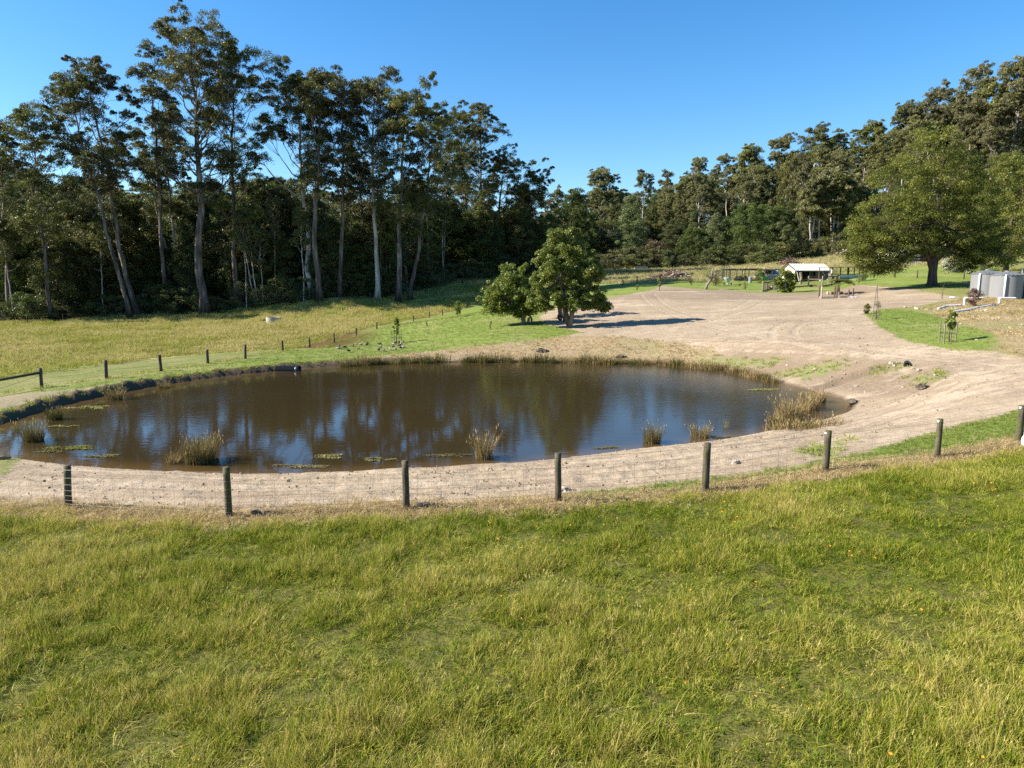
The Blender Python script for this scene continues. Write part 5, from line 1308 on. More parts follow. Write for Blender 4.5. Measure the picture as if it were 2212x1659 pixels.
# ------------------------------------------------------------------ drain pipe, trough, birds
def culvert():
    a = Vector(at_z(596, 801, 0.0)); b = Vector(at_z(648, 801, 0.0)); L = (b - a).length; r = .30
    root = thing('drain_pipe', 'black corrugated drain pipe lying in the far left water', 'pipe', ((a + b) / 2) + Vector((0, 0, .04)), math.atan2((b - a).y, (b - a).x))
    n = 22; g = Geo(); pts = []; rad = []
    for i in range(n):
        x = -L / 2 + L * .82 * i / n; e = L * .82 / n
        for dx, q in ((0, .9), (.25, 1), (.6, 1), (.8, .9)): pts.append((x + e * dx, 0, 0)); rad.append(r * q)
    g.tube(pts, rad, 20, True); part('ribbed_pipe', g, M_BLACK, root, False)
    g = Geo(); x1 = -L / 2 + L * .82
    V = []; 
    for x, q in ((x1, .95), (x1 + .06, 1.06), (L / 2, 1.08), (L / 2, 1.0), (x1, .86)): V.append((x, q))
    sides = 20; A = np.arange(sides) * 2 * math.pi / sides
    W = np.array([[(x, r * q * math.cos(t), r * q * math.sin(t)) for t in A] for x, q in V]).reshape(-1, 3)
    i = np.arange(len(V) - 1)[:, None] * sides; j = np.arange(sides)[None]; kk = (j + 1) % sides
    g.add(W, np.stack([i + j, i + kk, i + sides + kk, i + sides + j], 2).reshape(-1, 4)); part('collar', g, M_BLACK, root, True)
culvert()
p = ground(591, 696); g = Geo(); g.lathe([(1.02, -.2), (1.05, .66), (1.04, .71), (.93, .71), (.92, .4), (0.01, .4)], sides=28)
M_CONC = simple_mat('old_concrete', (.42, .38, .31), .9, .3, 2.5, bump=.3)
tr = thing('water_trough', 'round concrete trough standing in the left paddock', 'trough', p); part('trough_ring', g, M_CONC, tr, False)
g = Geo(); g.box((-.3, .1, .76), (.5, .18, .08), .4); part('float_cover', g, M_GREYWOOD, tr)

M_BIRD_D = simple_mat('dark_feathers', (.045, .035, .028), .7, .5, 9, col2=(.10, .085, .07)); M_BIRD_P = simple_mat('pale_feathers', (.42, .37, .31), .7, .4, 9, col2=(.18, .14, .11))
def bird_mesh(mat, head_down):
    g = Geo()
    # one skin from tail to bill
    if head_down: P = [(-.30, 0, .17), (-.22, 0, .19), (-.10, 0, .21), (.04, 0, .20), (.13, 0, .19), (.19, 0, .15), (.23, 0, .10), (.27, 0, .06), (.32, 0, .03)]
    else: P = [(-.30, 0, .16), (-.22, 0, .18), (-.10, 0, .20), (.04, 0, .21), (.12, 0, .25), (.155, 0, .31), (.18, 0, .355), (.22, 0, .365), (.285, 0, .35)]
    g.tube(P, [.012, .05, .095, .105, .07, .045, .05, .035, .008], 10)
    for s in (-1, 1):
        g.tube([(.0, .045 * s, .14), (.01, .05 * s, .07), (.0, .05 * s, .0)], [.02, .010, .008], 5); g.tube([(0, .05 * s, .006), (.05, .055 * s, .004)], [.009, .004], 4)
    return g.mesh('duck', mat, True)
BM = {(d, h): bird_mesh((M_BIRD_D, M_BIRD_P)[d], h) for d in (0, 1) for h in (0, 1)}
BIRDS = [(115, 218, 0, 0), (160, 225, 0, 1), (112, 235, 1, 1), (192, 256, 0, 0), (225, 210, 0, 1), (272, 233, 0, 1), (292, 202, 1, 0), (345, 196, 0, 0), (337, 204, 0, 1), (440, 198, 0, 1), (450, 226, 0, 0), (434, 247, 0, 0), (474, 250, 0, 1), (523, 239, 1, 1), (545, 220, 0, 0), (548, 198, 1, 1), (565, 187, 0, 0), (568, 244, 1, 0), (597, 184, 0, 1), (603, 210, 0, 0), (607, 230, 0, 1), (612, 195, 1, 0), (630, 182, 1, 0), (631, 227, 1, 1)]
rs = R0(950)
for zx, zy, d, h in BIRDS:
    p = ground((1300 + zx / 2.011) * .54, (1280 + (zy + 6) / 2.011) * .54)
    o = link('duck', BM[(d, h)], None, (p.x, p.y, p.z - .01)); o.rotation_euler = (0, 0, rs.rand() * 6.28); o.scale = (.85,) * 3
    lab = [['dark duck with raised head on the lawn beyond the pond', 'dark duck grazing with lowered head on the lawn beyond the pond'], ['pale duck with raised head on the lawn beyond the pond', 'pale duck grazing with lowered head on the lawn beyond the pond']][d][h]
    tag(o, lab, 'duck', ['dark ducks with raised heads', 'dark ducks grazing', 'pale ducks with raised heads', 'pale ducks grazing'][d * 2 + h])

# ------------------------------------------------------------------ saplings and small plants
M_YOUNG = leaf_mat('young_leaves', (.10, .14, .02), (.27, .29, .06), .4, .06, .02, (.40, .36, .10))
def sapling(label, u, v, hpx, wpx, seed, mat=None, c0=.4, n_cl=26, nl=26, leaf=.12, bark=None, cat='sapling', name='sapling', rad=.35):
    p = ground(u, v); k = p.y / 1536; H = hpx * k; W = wpx * k; rs = R0(seed); g = Geo()
    g.tube([(0, 0, -.15), (rs.normal(0, .03), 0, H * .4), (rs.normal(0, .05), 0, H * .92)], [.035 + .012 * H, .02 + .006 * H, .008], 7); C = []; R = []
    for i in range(n_cl):
        f = rs.rand(); a = rs.rand() * 6.28; r = W * .5 * math.sin(math.pi * (.12 + .8 * f)) * rs.uniform(.2, 1.0); z = H * (c0 + (1 - c0) * f)
        C.append((r * math.cos(a), r * math.sin(a), z)); R.append(W * rad * rs.uniform(.4, .8)); g.tube([(0, 0, z - .25 * r), (r * .6 * math.cos(a), r * .6 * math.sin(a), z - .05), C[-1]], [.012, .008, .004], 4, False)
    cm = crown_mesh('crown', C, R, nl, leaf, mat or M_YOUNG, rs, squash=.9, dome=.4, shape=.7)
    return make_tree(name, label, cat, (g, cm), bark or M_BARK_WOOD, (p.x, p.y, p.z))
def tree_guard(label, u, v, hpx, wpx):
    p = ground(u, v); k = p.y / 1536; w = wpx * k / 2; h = hpx * k; root = thing('tree_guard', label, 'tree guard', p)
    for i, (sx, sy) in enumerate(((-1, -.8), (.75, -1), (1, .8), (-.7, 1))):
        g = Geo(); g.beam((0, 0, -.3), (sx * .03, 0, h * (.9 + .1 * (i % 2))), .045); q = part('stake', g, M_GREYWOOD, root); q.location = (sx * w, sy * w, 0)
    g = Geo()
    for hh in (.42, .46): g.tube([(-w, -.8 * w, h * hh), (.75 * w, -w, h * hh), (w, .8 * w, h * hh), (-.7 * w, w, h * hh), (-w, -.8 * w, h * hh)], .008, 4, False)
    part('tie', g, M_WIRE, root)
sapling('staked sapling with yellow green leaves on the lawn by the ducks', 857, 742, 54, 15, 960, c0=.35); tree_guard('stakes around the sapling by the ducks', 857, 742, 30, 17)
sapling('leafy young tree by the left fence on the lawn', 989, 686, 34, 17, 961, M_OAK, c0=.22, n_cl=40, nl=34)
sapling('staked sapling with yellow leaves on the right lawn', 2050, 739, 66, 22, 962, c0=.42, n_cl=44, nl=34, leaf=.10); tree_guard('tall stakes around the yellow leaved sapling on the right lawn', 2046, 740, 46, 26)
sapling('slender pale green sapling on the bare soil', 1424, 628, 34, 10, 963, c0=.25, n_cl=34, nl=26)
sapling('small sapling tied to canes at the left tip of the right lawn', 1893, 690, 40, 20, 964, M_SHRUB, c0=.05, n_cl=22, nl=18, leaf=.07)
g = Geo(); p = ground(1886, 692); k = p.y / 1536; g.beam((-.1, 0, -.2), (.12, 0, 2.9), .04); solo('garden_stake', g, M_GREYWOOD, 'tall leaning cane beside the small sapling on the right lawn', 'stake', p); g = Geo(); g.beam((.5, .1, -.2), (.14, .1, 2.9), .04); solo('garden_stake', g, M_GREYWOOD, 'second cane leaning against the tall cane on the right lawn', 'stake', p)
sapling('dark little shrub on the bare soil left of the right lawn', 1872, 678, 20, 16, 965, M_GUM, c0=.02, n_cl=26, nl=24, leaf=.1, name='shrub', cat='shrub')
sapling('bare little sapling below the tank slope', 2035, 646, 28, 8, 966, M_RUST, c0=.3, n_cl=10, nl=6, leaf=.08)
sapling('reddish leafy twig shrub left of the slender sapling', 1345, 618, 16, 8, 967, M_RUST, c0=.1, n_cl=14, nl=14, leaf=.09, name='shrub', cat='shrub')
sapling('small sapling on the bare soil edge behind the big green tree', 1376, 628, 14, 9, 968, c0=.2, n_cl=12, nl=14, leaf=.09)
sapling('pinkish young shrub right of the slender pale sapling', 1493, 617, 28, 14, 969, M_RUST, c0=.08, n_cl=36, nl=18, leaf=.10, name='shrub', cat='shrub')
sapling('yellow twig seedling on the lawn in front of the smaller green tree', 1060, 712, 18, 8, 970, M_YOUNG, c0=.1, n_cl=10, nl=10, leaf=.1)
sapling('brown seedling on the lawn beside the left fence', 922, 705, 10, 6, 971, M_RUST, c0=.1, n_cl=8, nl=8, leaf=.1)
sapling('tall narrow shrub at the right edge of the larger green tree', 1289, 640, 46, 12, 972, M_OAK, c0=.05, n_cl=40, nl=22, leaf=.14, name='shrub', cat='shrub')
sapling('low round shrub behind the leaning fruit tree', 1546, 618, 32, 28, 973, M_RUST, c0=.08, n_cl=60, nl=24, leaf=.1, name='shrub', cat='shrub')
sapling('young fruit tree left of the wire pen', 1610, 626, 22, 15, 974, M_SHRUB, c0=.12, n_cl=22, nl=14, leaf=.09)
sapling('slim bare young tree beside the young fruit tree', 1598, 620, 14, 8, 975, M_SHRUB, c0=.12, n_cl=14, nl=10, leaf=.09)
sapling('dark upright shrub in front of the vegetable cage', 1641, 612, 30, 17, 976, M_OAK, c0=.03, n_cl=50, nl=30, leaf=.1, name='shrub', cat='shrub')
sapling('small potted shrub on the grass right of the pen', 1855, 614, 20, 12, 977, M_SHRUB, c0=.2, n_cl=16, nl=16, leaf=.09)
sapling('round shrub under the left side of the big wattle', 1864, 607, 22, 17, 978, M_SHRUB, c0=.03, n_cl=40, nl=26, leaf=.1, name='shrub', cat='shrub')
# leaning fruit tree
p = ground(1532, 625); g = Geo(); rs = R0(980); g.tube([(-.5, 0, -.1), (-.3, 0, .6), (.2, 0, 1.4), (.3, 0, 2.4), (.5, 0, 3.0)], [.22, .17, .14, .09, .04], 8); C = []
for i in range(16):
    a = rs.rand() * 6.28; e = np.array([.2 + 1.6 * math.cos(a) * rs.rand(), .8 * math.sin(a), rs.uniform(1.6, 2.9)]); g.tube([(.1, 0, 1.3), (np.array([.1, 0, 1.3]) + e) / 2 + [0, 0, .2], e], [.07, .05, .02], 5, False); C.append(e)
make_tree('fruit_tree', 'leaning fruit tree with a pale forked trunk and few leaves', 'tree', (g, crown_mesh('crown', C, [.45] * 16, 26, .14, M_OAK, rs, squash=.9)), M_GREYWOOD, p)
# reddish shrub by the tank pipes, flowers, lavender
sapling('dark red twiggy shrub among the white pipes under the tanks', 2103, 661, 36, 34, 981, leaf_mat('red_leaves', (.09, .035, .025), (.22, .10, .075), .3, .05, .01), c0=.04, n_cl=60, nl=30, leaf=.09, name='shrub', cat='shrub', rad=.25)
M_WFLOW = leaf_mat('white_flowers', (.25, .27, .14), (.62, .60, .48), .2, .02, .01); M_LAV = leaf_mat('grey_leaves', (.14, .155, .10), (.26, .27, .19), .2, .03, .01)
for (u, v, h, w, seed, m, lab) in [(2045, 583, 22, 36, 982, M_WFLOW, 'white flowering bush right of the big wattle trunk'), (2083, 580, 26, 34, 983, M_WFLOW, 'pale flowering bush behind the grey low shrub'), (2068, 588, 12, 40, 984, M_LAV, 'low grey mounded shrub beside the white flowering bushes'), (2092, 592, 9, 16, 985, M_WFLOW, 'small white flower clump in front of the low grey shrub'), (2125, 585, 24, 34, 986, M_SHRUB, 'green bush just left of the tank roofs'), (2180, 570, 30, 60, 987, M_SHRUB, 'green bush behind the tank roofs')]:
    sapling(lab, u, v, h, w, seed, m, c0=.05, n_cl=60, nl=34, leaf=.13, name='shrub', cat='shrub', rad=.2)
# ------------------------------------------------------------------ shed, pens and gear
def Z4(x, y): return 1512 + x * .1953, 486 + y * .1953
def Z6(x, y): return 1836 + x * .1699, 540 + y * .1699
def g4(x, y): return ground(*Z4(x, y))
M_CREAM = simple_mat('cream_metal', (.62, .56, .42), .55, .12, 1.2)
M_ROOF = simple_mat('cream_roof', (.70, .64, .53), .5, .2, .8, col2=(.50, .36, .26))
M_DKBROWN = simple_mat('dark_wall', (.055, .04, .028), .85, .3, 3)
M_DARKMETAL = simple_mat('dark_metal', (.035, .035, .036), .5, .3, 3)
M_SHADE = simple_mat('shade_cloth', (.022, .024, .024), .85, .3, 2)
M_GLASS = simple_mat('greenhouse_glass', (.42, .46, .47), .35, .2, 1.5, spec=.8)
M_SHEET = simple_mat('plastic_sheet', (.16, .165, .16), .25, .35, 1.6, spec=.6)
M_BLUEP = simple_mat('pale_blue_plastic', (.46, .58, .62), .4, .15, 2)
M_GREENP = simple_mat('green_plastic', (.02, .22, .08), .4, .15, 2)
M_GREYP = simple_mat('blue_grey_plastic', (.22, .25, .27), .45, .15, 2)
M_TANK = simple_mat('grey_tank', (.20, .20, .198), .34, .12, .7, spec=.5, stretch=(1, 1, .2))
M_TANKTOP = simple_mat('grey_tank_roof', (.13, .135, .14), .45, .2, 1.2)
M_RED = simple_mat('red_brown_boards', (.16, .055, .035), .8, .3, 2)
M_WALLW = simple_mat('white_boards', (.72, .72, .70), .6, .08, 1.5)
M_LATT = simple_mat('pale_panel', (.50, .54, .52), .6, .2, 3)
M_LATB = simple_mat('blue_lattice', (.20, .32, .38), .6, .2, 3)
M_STUMP = bark_mat('stump_wood', (.10, .075, .055), (.24, .19, .14), (.38, .31, .24), 1.0)
M_DEADW = bark_mat('dead_wood', (.09, .058, .038), (.21, .145, .10), (.34, .25, .175), 1.5)
M_LOGP = bark_mat('pale_log', (.22, .18, .13), (.40, .34, .26), (.55, .48, .38), 1.2)

def shed():
    p = ground(1716, 610); rt = thing('garden_shed', 'cream roofed open fronted shed with a wire screened bay', 'shed', p, math.radians(6))
    W, D, h, hr = 5.6, 4.2, 2.05, 2.95; y0 = -.25
    g = Geo(); g.box((W / 2, D, h / 2 - .2), (W, .08, h + .4)); g.box((W - .04, D / 2, h / 2 - .2), (.08, D - .1, h + .4)); g.box((W * .42, D / 2 + .2, h / 2 - .2), (.06, D - .5, h + .4)); part('wall', g, M_DKBROWN, rt)
    g = Geo(); g.box((.04, D / 2, h / 2 - .2), (.08, D - .1, h + .4)); g.add([(0, 0, h), (0, D, h), (0, D / 2, hr - .06), (.08, 0, h), (.08, D, h), (.08, D / 2, hr - .06)], [(0, 1, 4, 3), (1, 2, 5, 4), (2, 0, 3, 5)], [(0, 2, 1), (3, 4, 5)]); part('gable_wall', g, M_CREAM, rt)
    # ribbed roof sheets, front and back slope
    n = 56; X = np.linspace(-.25, W + .25, n + 1); rib = np.where(np.arange(n + 1) % 4 == 0, .035, 0.0)
    for nm, ya, za, yb, zb in (('roof', -.55, h - .20, D / 2, hr), ('roof', D / 2, hr, D + .4, h - .15)):
        V = np.concatenate([np.stack([X, np.full(n + 1, ya), za + rib], 1), np.stack([X, np.full(n + 1, yb), zb + rib], 1), np.stack([X, np.full(n + 1, ya), za + rib - .03], 1), np.stack([X, np.full(n + 1, yb), zb + rib - .03], 1)])
        i = np.arange(n); m = n + 1
        g = Geo(); g.add(V, np.concatenate([np.stack([i, i + 1, m + i + 1, m + i], 1), np.stack([2 * m + i, 3 * m + i, 3 * m + i + 1, 2 * m + i + 1], 1), np.stack([i, 2 * m + i, 2 * m + i + 1, i + 1], 1)])); ro = part(nm, g, M_ROOF, rt)
    g = Geo(); g.beam((-.27, -.56, h - .2), (-.27, D / 2, hr + .03), .05, .14); g.beam((-.27, D / 2, hr + .03), (-.27, D + .4, h - .12), .05, .14); part('barge_board', g, M_DARKMETAL, rt)
    g = Geo(); g.beam((-.28, -.58, h - .24), (W + .28, -.58, h - .24), .09, .10); part('gutter', g, M_WALLW, rt)
    g = Geo(); g.tube([(-.1, -.55, h - .25), (.1, -.5, h - .5), (.55, -.35, .2)], .06, 8); part('downpipe', g, M_WHITE, rt)
    for x in (2.35, 2.75, 3.35, 4.1, 5.5):
        g = Geo(); g.beam((x, y0, -.2), (x, y0, h - .1), .10); part('post', g, M_GREYWOOD, rt)
    for zz in (1.0, h - .16):
        g = Geo(); g.beam((2.35, y0 - .01, zz), (3.35, y0 - .01, zz), .08); part('door_rail', g, M_GREYWOOD, rt)
    g = Geo(); g.box((4.8, y0 + .04, .95), (1.38, .015, 1.8)); g.box((3.73, y0 + .04, .95), (.66, .015, 1.8)); part('plastic_sheet', g, M_SHEET, rt)
    g = Geo()
    for x in np.arange(2.45, 5.45, .15): g.beam((x, y0 - .06, 0), (x, y0 - .06, h - .2), .012)
    for zz in np.arange(.15, 1.9, .15): g.beam((2.4, y0 - .06, zz), (5.45, y0 - .06, zz), .012)
    part('wire_screen', g, M_WIRE, rt, kind='stuff')
    g = Geo(); g.tube([(4.35, -.33, 1.95), (4.45, -.36, 1.5), (4.7, -.36, 1.2), (4.75, -.36, .3)], .035, 6); part('hose', g, M_WHITE, rt)
    # low wing on the right
    q = ground(1797, 607); w = thing('poultry_run', 'low flat roofed wire run joined to the right of the shed', 'animal pen', q, math.radians(10))
    g = Geo(); g.box((1.9, 1.1, 2.06), (5.4, 3.0, .06), ry=-.012); part('roof', g, M_DARKMETAL, w)
    for x, y in ((-.6, -.2), (1.2, -.2), (2.4, -.2), (3.5, -.2), (4.4, -.2), (-.6, 2.4), (1.6, 2.4), (4.4, 2.4)):
        g = Geo(); g.beam((x, y, -.2), (x, y, 2.03), .11); part('post', g, M_BOARD, w)
    g = Geo(); g.beam((-.6, -.28, 1.02), (4.5, -.28, 1.02), .08, .12); part('rail', g, M_BOARD, w)
    g = Geo(); g.box((2.75, -.3, .45), (4.0, .04, .95)); part('panel', g, M_LATT, w)
    g = Geo()
    for i in range(16): g.box((.85 + i * .12, -.33, .30), (.05, .02, .55), ry=.6)
    for i in range(16): g.box((.85 + i * .12, -.345, .30), (.05, .02, .55), ry=-.6)
    part('lattice', g, M_LATB, w)
    g = Geo()
    for x in np.arange(-.5, .7, .12): g.beam((x, -.25, .0), (x, -.25, 2.0), .012)
    for zz in np.arange(.2, 2.0, .15): g.beam((-.55, -.25, zz), (1.2, -.25, zz), .012)
    part('wire_screen', g, M_WIRE, w, kind='stuff')
    # things in the yard
    def stump(label, x, y, r, h, seed, mat):
        rs = R0(seed); g = Geo(); g.tube([(0, 0, -.2), (.03, 0, .1), (rs.normal(0, .06), 0, h * .6), (rs.normal(0, .08), 0, h)], [r * 1.35, r * 1.05, r * .9, r * .95], 11); solo('tree_stump', g, mat, label, 'stump', g4(x, y), 0, None, False)
    stump('tall weathered stump standing in the pen before the shed', 1108, 655, .22, 1.75, 1, M_STUMP)
    stump('broad dark stump with white ornaments at the right of the pen', 1440, 640, .34, 1.35, 2, M_STUMP)
    stump('short stump behind the broad dark stump', 1500, 630, .28, .8, 3, M_DEADW)
    p = g4(1447, 640); g = Geo(); g.blob((0, -.1, 1.5), (.12, .1, .2), 3, .2); g.blob((.02, -.1, 1.76), (.08, .08, .09), 4, .1); solo('garden_ornament', g, M_WHITE, 'white ornament on top of the broad dark stump', 'ornament', p)
    p = g4(1412, 628); g = Geo(); g.blob((0, 0, .2), (.16, .14, .22), 5, .2); solo('garden_ornament', g, M_WHITE, 'white ornament on the ground left of the broad stump', 'ornament', p)
    p = g4(1335, 622); g = Geo(); g.lathe([(.01, 0), (.2, 0), (.26, .34), (.23, .34), (.18, .05), (.01, .05)], sides=14); solo('bucket', g, M_BLUEP, 'pale blue bucket by the screened bay of the shed', 'bucket', p)
    p = g4(1247, 684); g = Geo(); g.add([(x * s, y * s, z) for z, s in ((0, .85), (.28, 1), (.28, .88), (.06, .75)) for x, y in ((-.5, -.24), (.5, -.24), (.5, .24), (-.5, .24))], [(4 * k + i, 4 * k + (i + 1) % 4, 4 * k + 4 + (i + 1) % 4, 4 * k + 4 + i) for k in range(3) for i in range(4)] + [(12, 13, 14, 15)]); solo('feed_trough', g, M_BLACK, 'black oblong tub on the bare ground of the pen', 'trough', p)
shed()

def pen_fence():
    def panel(label, pts, hs, rails=((1.0, .14), (.06, .16))):
        sp = [g4(*q) for q in pts]; b = sp[0]; rt = thing('pen_fence', label, 'fence', b)
        for q, h in zip(sp, hs):
            o = part('post', post_geo(h, .09), M_GREYWOOD, rt, True); o.location = q - b
        for (a, c, ha, hc) in zip(sp[:-1], sp[1:], hs[:-1], hs[1:]):
            for f, th in rails:
                g = Geo(); g.beam(tuple(a - b + Vector((0, -.1, ha * f - (.1 if f > .5 else -.05)))), tuple(c - b + Vector((0, -.1, hc * f - (.1 if f > .5 else -.05)))), .05, th); part('rail', g, M_BOARD, rt)
            g = Geo(); n = int((c - a).length / .16)
            for i in range(1, n):
                s = i / n; e = a - b + (c - a) * s; h = ha + (hc - ha) * s; g.beam((e.x, e.y - .05, e.z), (e.x, e.y - .05, e.z + h * .95), .01)
            for f in np.linspace(.15, .9, 6): g.beam(tuple(a - b + Vector((0, -.05, ha * f))), tuple(c - b + Vector((0, -.05, hc * f))), .01)
            part('netting', g, M_WIRE, rt, kind='stuff')
    panel('short boarded pen fence left of the vine covered stump', [(693, 742), (740, 728), (800, 705), (850, 688)], [1.45, 1.2, 1.2, 1.1])
    panel('boarded pen fence in front of the tall weathered stump', [(1036, 692), (1197, 684), (1352, 690)], [1.05, 1.5, 1.5], ((.78, .14), (.05, .16)))
    panel('dark railed pen fence right of the feed tub', [(1352, 690), (1450, 668), (1540, 650)], [1.55, 1.3, 1.25])
    rs = R0(60); p = g4(815, 712); rt = thing('firewood_pile', 'small pile of split firewood beside the vine covered stump', 'firewood', p)
    for i in range(9):
        g = Geo(); a = rs.normal(0, .35); l = rs.uniform(.5, .9); c = np.array([rs.normal(0, .4), rs.normal(0, .2), .12 + .13 * (i // 4)]); d = np.array([math.cos(a), math.sin(a), rs.normal(0, .12)]) * l / 2
        g.tube([c - d, c + d], [rs.uniform(.08, .13)] * 2, 7); part('log', g, [M_DEADW, M_LOGP][i % 2], rt)
    p = g4(930, 745); rs = R0(61); rt = thing('vine_covered_stump', 'bushy green vine covering a tall stump at the pen corner', 'vine'  , p)
    g = Geo(); g.tube([(.1, 0, -.2), (.0, 0, 1.2), (.25, 0, 2.4)], [.35, .26, .22], 10); g.tube([(.3, -.1, 1.2), (.75, -.2, 2.1)], [.2, .14], 8); part('trunk', g, M_STUMP, rt, True)
    k = p.y / 1536 * .1953; C = []; R = []
    for dx, dz, rx, rz in ((10, 215, 55, 45), (60, 190, 50, 45), (-50, 130, 60, 50), (40, 120, 60, 50), (-80, 105, 35, 40), (0, 60, 70, 50), (60, 50, 45, 40), (-30, 40, 55, 35), (85, 110, 22, 40)):
        m = 16; d = rs.normal(0, 1, (m, 3)); d /= np.linalg.norm(d, axis=1)[:, None]; C += list((d * rs.uniform(.4, 1.05, m)[:, None] * [rx, rx, rz] + [dx, 0, dz]) * k); R += list(rs.uniform(.22, .42, m))
    link('leaves', crown_mesh('leaves', C, R, 55, .17, M_OAK, rs, squash=.9, shape=.85), rt)
    # six posts and boards of a bed in the making
    base = g4(1340, 815); rt = thing('bed_frame', 'unfinished garden bed of six tall posts and low boards', 'garden bed', base)
    for (x, y, t) in ((1315, 808, 672), (1343, 816, 680), (1487, 806, 675), (1513, 804, 660), (1644, 802, 708), (1690, 802, 698)):
        q = g4(x, y); h = at_y(*Z4(x, t), q.y)[2] - q.z; o = part('post', post_geo(h, .08), M_LOGP if x == 1343 else M_BOARD, rt, True); o.location = q - base
    for a, b in (((1340, 815), (1500, 813)), ((1545, 808), (1640, 806)), ((1315, 808), (1340, 815))):
        A = g4(*a) - base; B = g4(*b) - base; g = Geo(); g.beam(tuple(A + Vector((0, -.1, .1))), tuple(B + Vector((0, -.1, .1))), .06, .25); part('board', g, M_GREYWOOD, rt)
    p = g4(1690, 806); g = Geo(); g.blob((0, 0, .06), (.5, .16, .09), 8, .4); solo('white_rag', g, M_WHITE, 'crumpled white sheet at the foot of the rightmost bed post', 'sheet', p)
    # tree fern
    p = g4(1523, 768); rs = R0(62); rt = thing('tree_fern', 'tree fern with arching yellow green fronds among the bare posts', 'tree fern', p)
    g = Geo(); g.tube([(0, 0, -.2), (.02, 0, .7), (.03, 0, 1.5)], [.26, .2, .17], 11); part('trunk', g, M_BARK_DARK, rt, True)
    for i in range(14):
        a = i * 2.4 + rs.normal(0, .2); L = rs.uniform(1.5, 2.2); el = rs.uniform(.15, .75); n = 12; t = np.linspace(0, 1, n)
        r = L * t * math.cos(el * .6); z = 1.5 + L * (t * math.sin(el) * 1.1 - .55 * t * t * rs.uniform(.8, 1.3)); V = []; Q = []
        for j in range(n - 1):
            for s in (-1, 1):
                w = .36 * math.sin(math.pi * min(1, .15 + .8 * t[j])) + .03; c = np.array([r[j] * math.cos(a), r[j] * math.sin(a), z[j]]); e = np.array([r[j + 1] * math.cos(a), r[j + 1] * math.sin(a), z[j + 1]]); o = np.array([-math.sin(a), math.cos(a), -.25]) * s * w
                f = c * .25 + e * .75; q = len(V); V += [c, f, f + o + (e - c) * .5, c + o + (e - c) * .3]; Q.append((q, q + 1, q + 2, q + 3))
        me = mesh_np('frond', V, Q, None, [M_YOUNG], {'tint': ('POINT', np.clip(.35 + rs.normal(0, .2, len(V)), 0, 1))}); link('frond', me, rt)
    for q, (x, y, lab) in enumerate(((1440, 766, 'pale cut log left of the tree fern trunk'), (1472, 768, 'dark log beside the pale cut log'), (1552, 768, 'short dark log right of the tree fern trunk'))):
        g = Geo(); g.tube([(-.35, 0, .16), (.35, .08, .18)], .18, 9); solo('cut_log', g, [M_LOGP, M_DEADW, M_DEADW][q], lab, 'log', g4(x, y), .2 * q)
pen_fence()

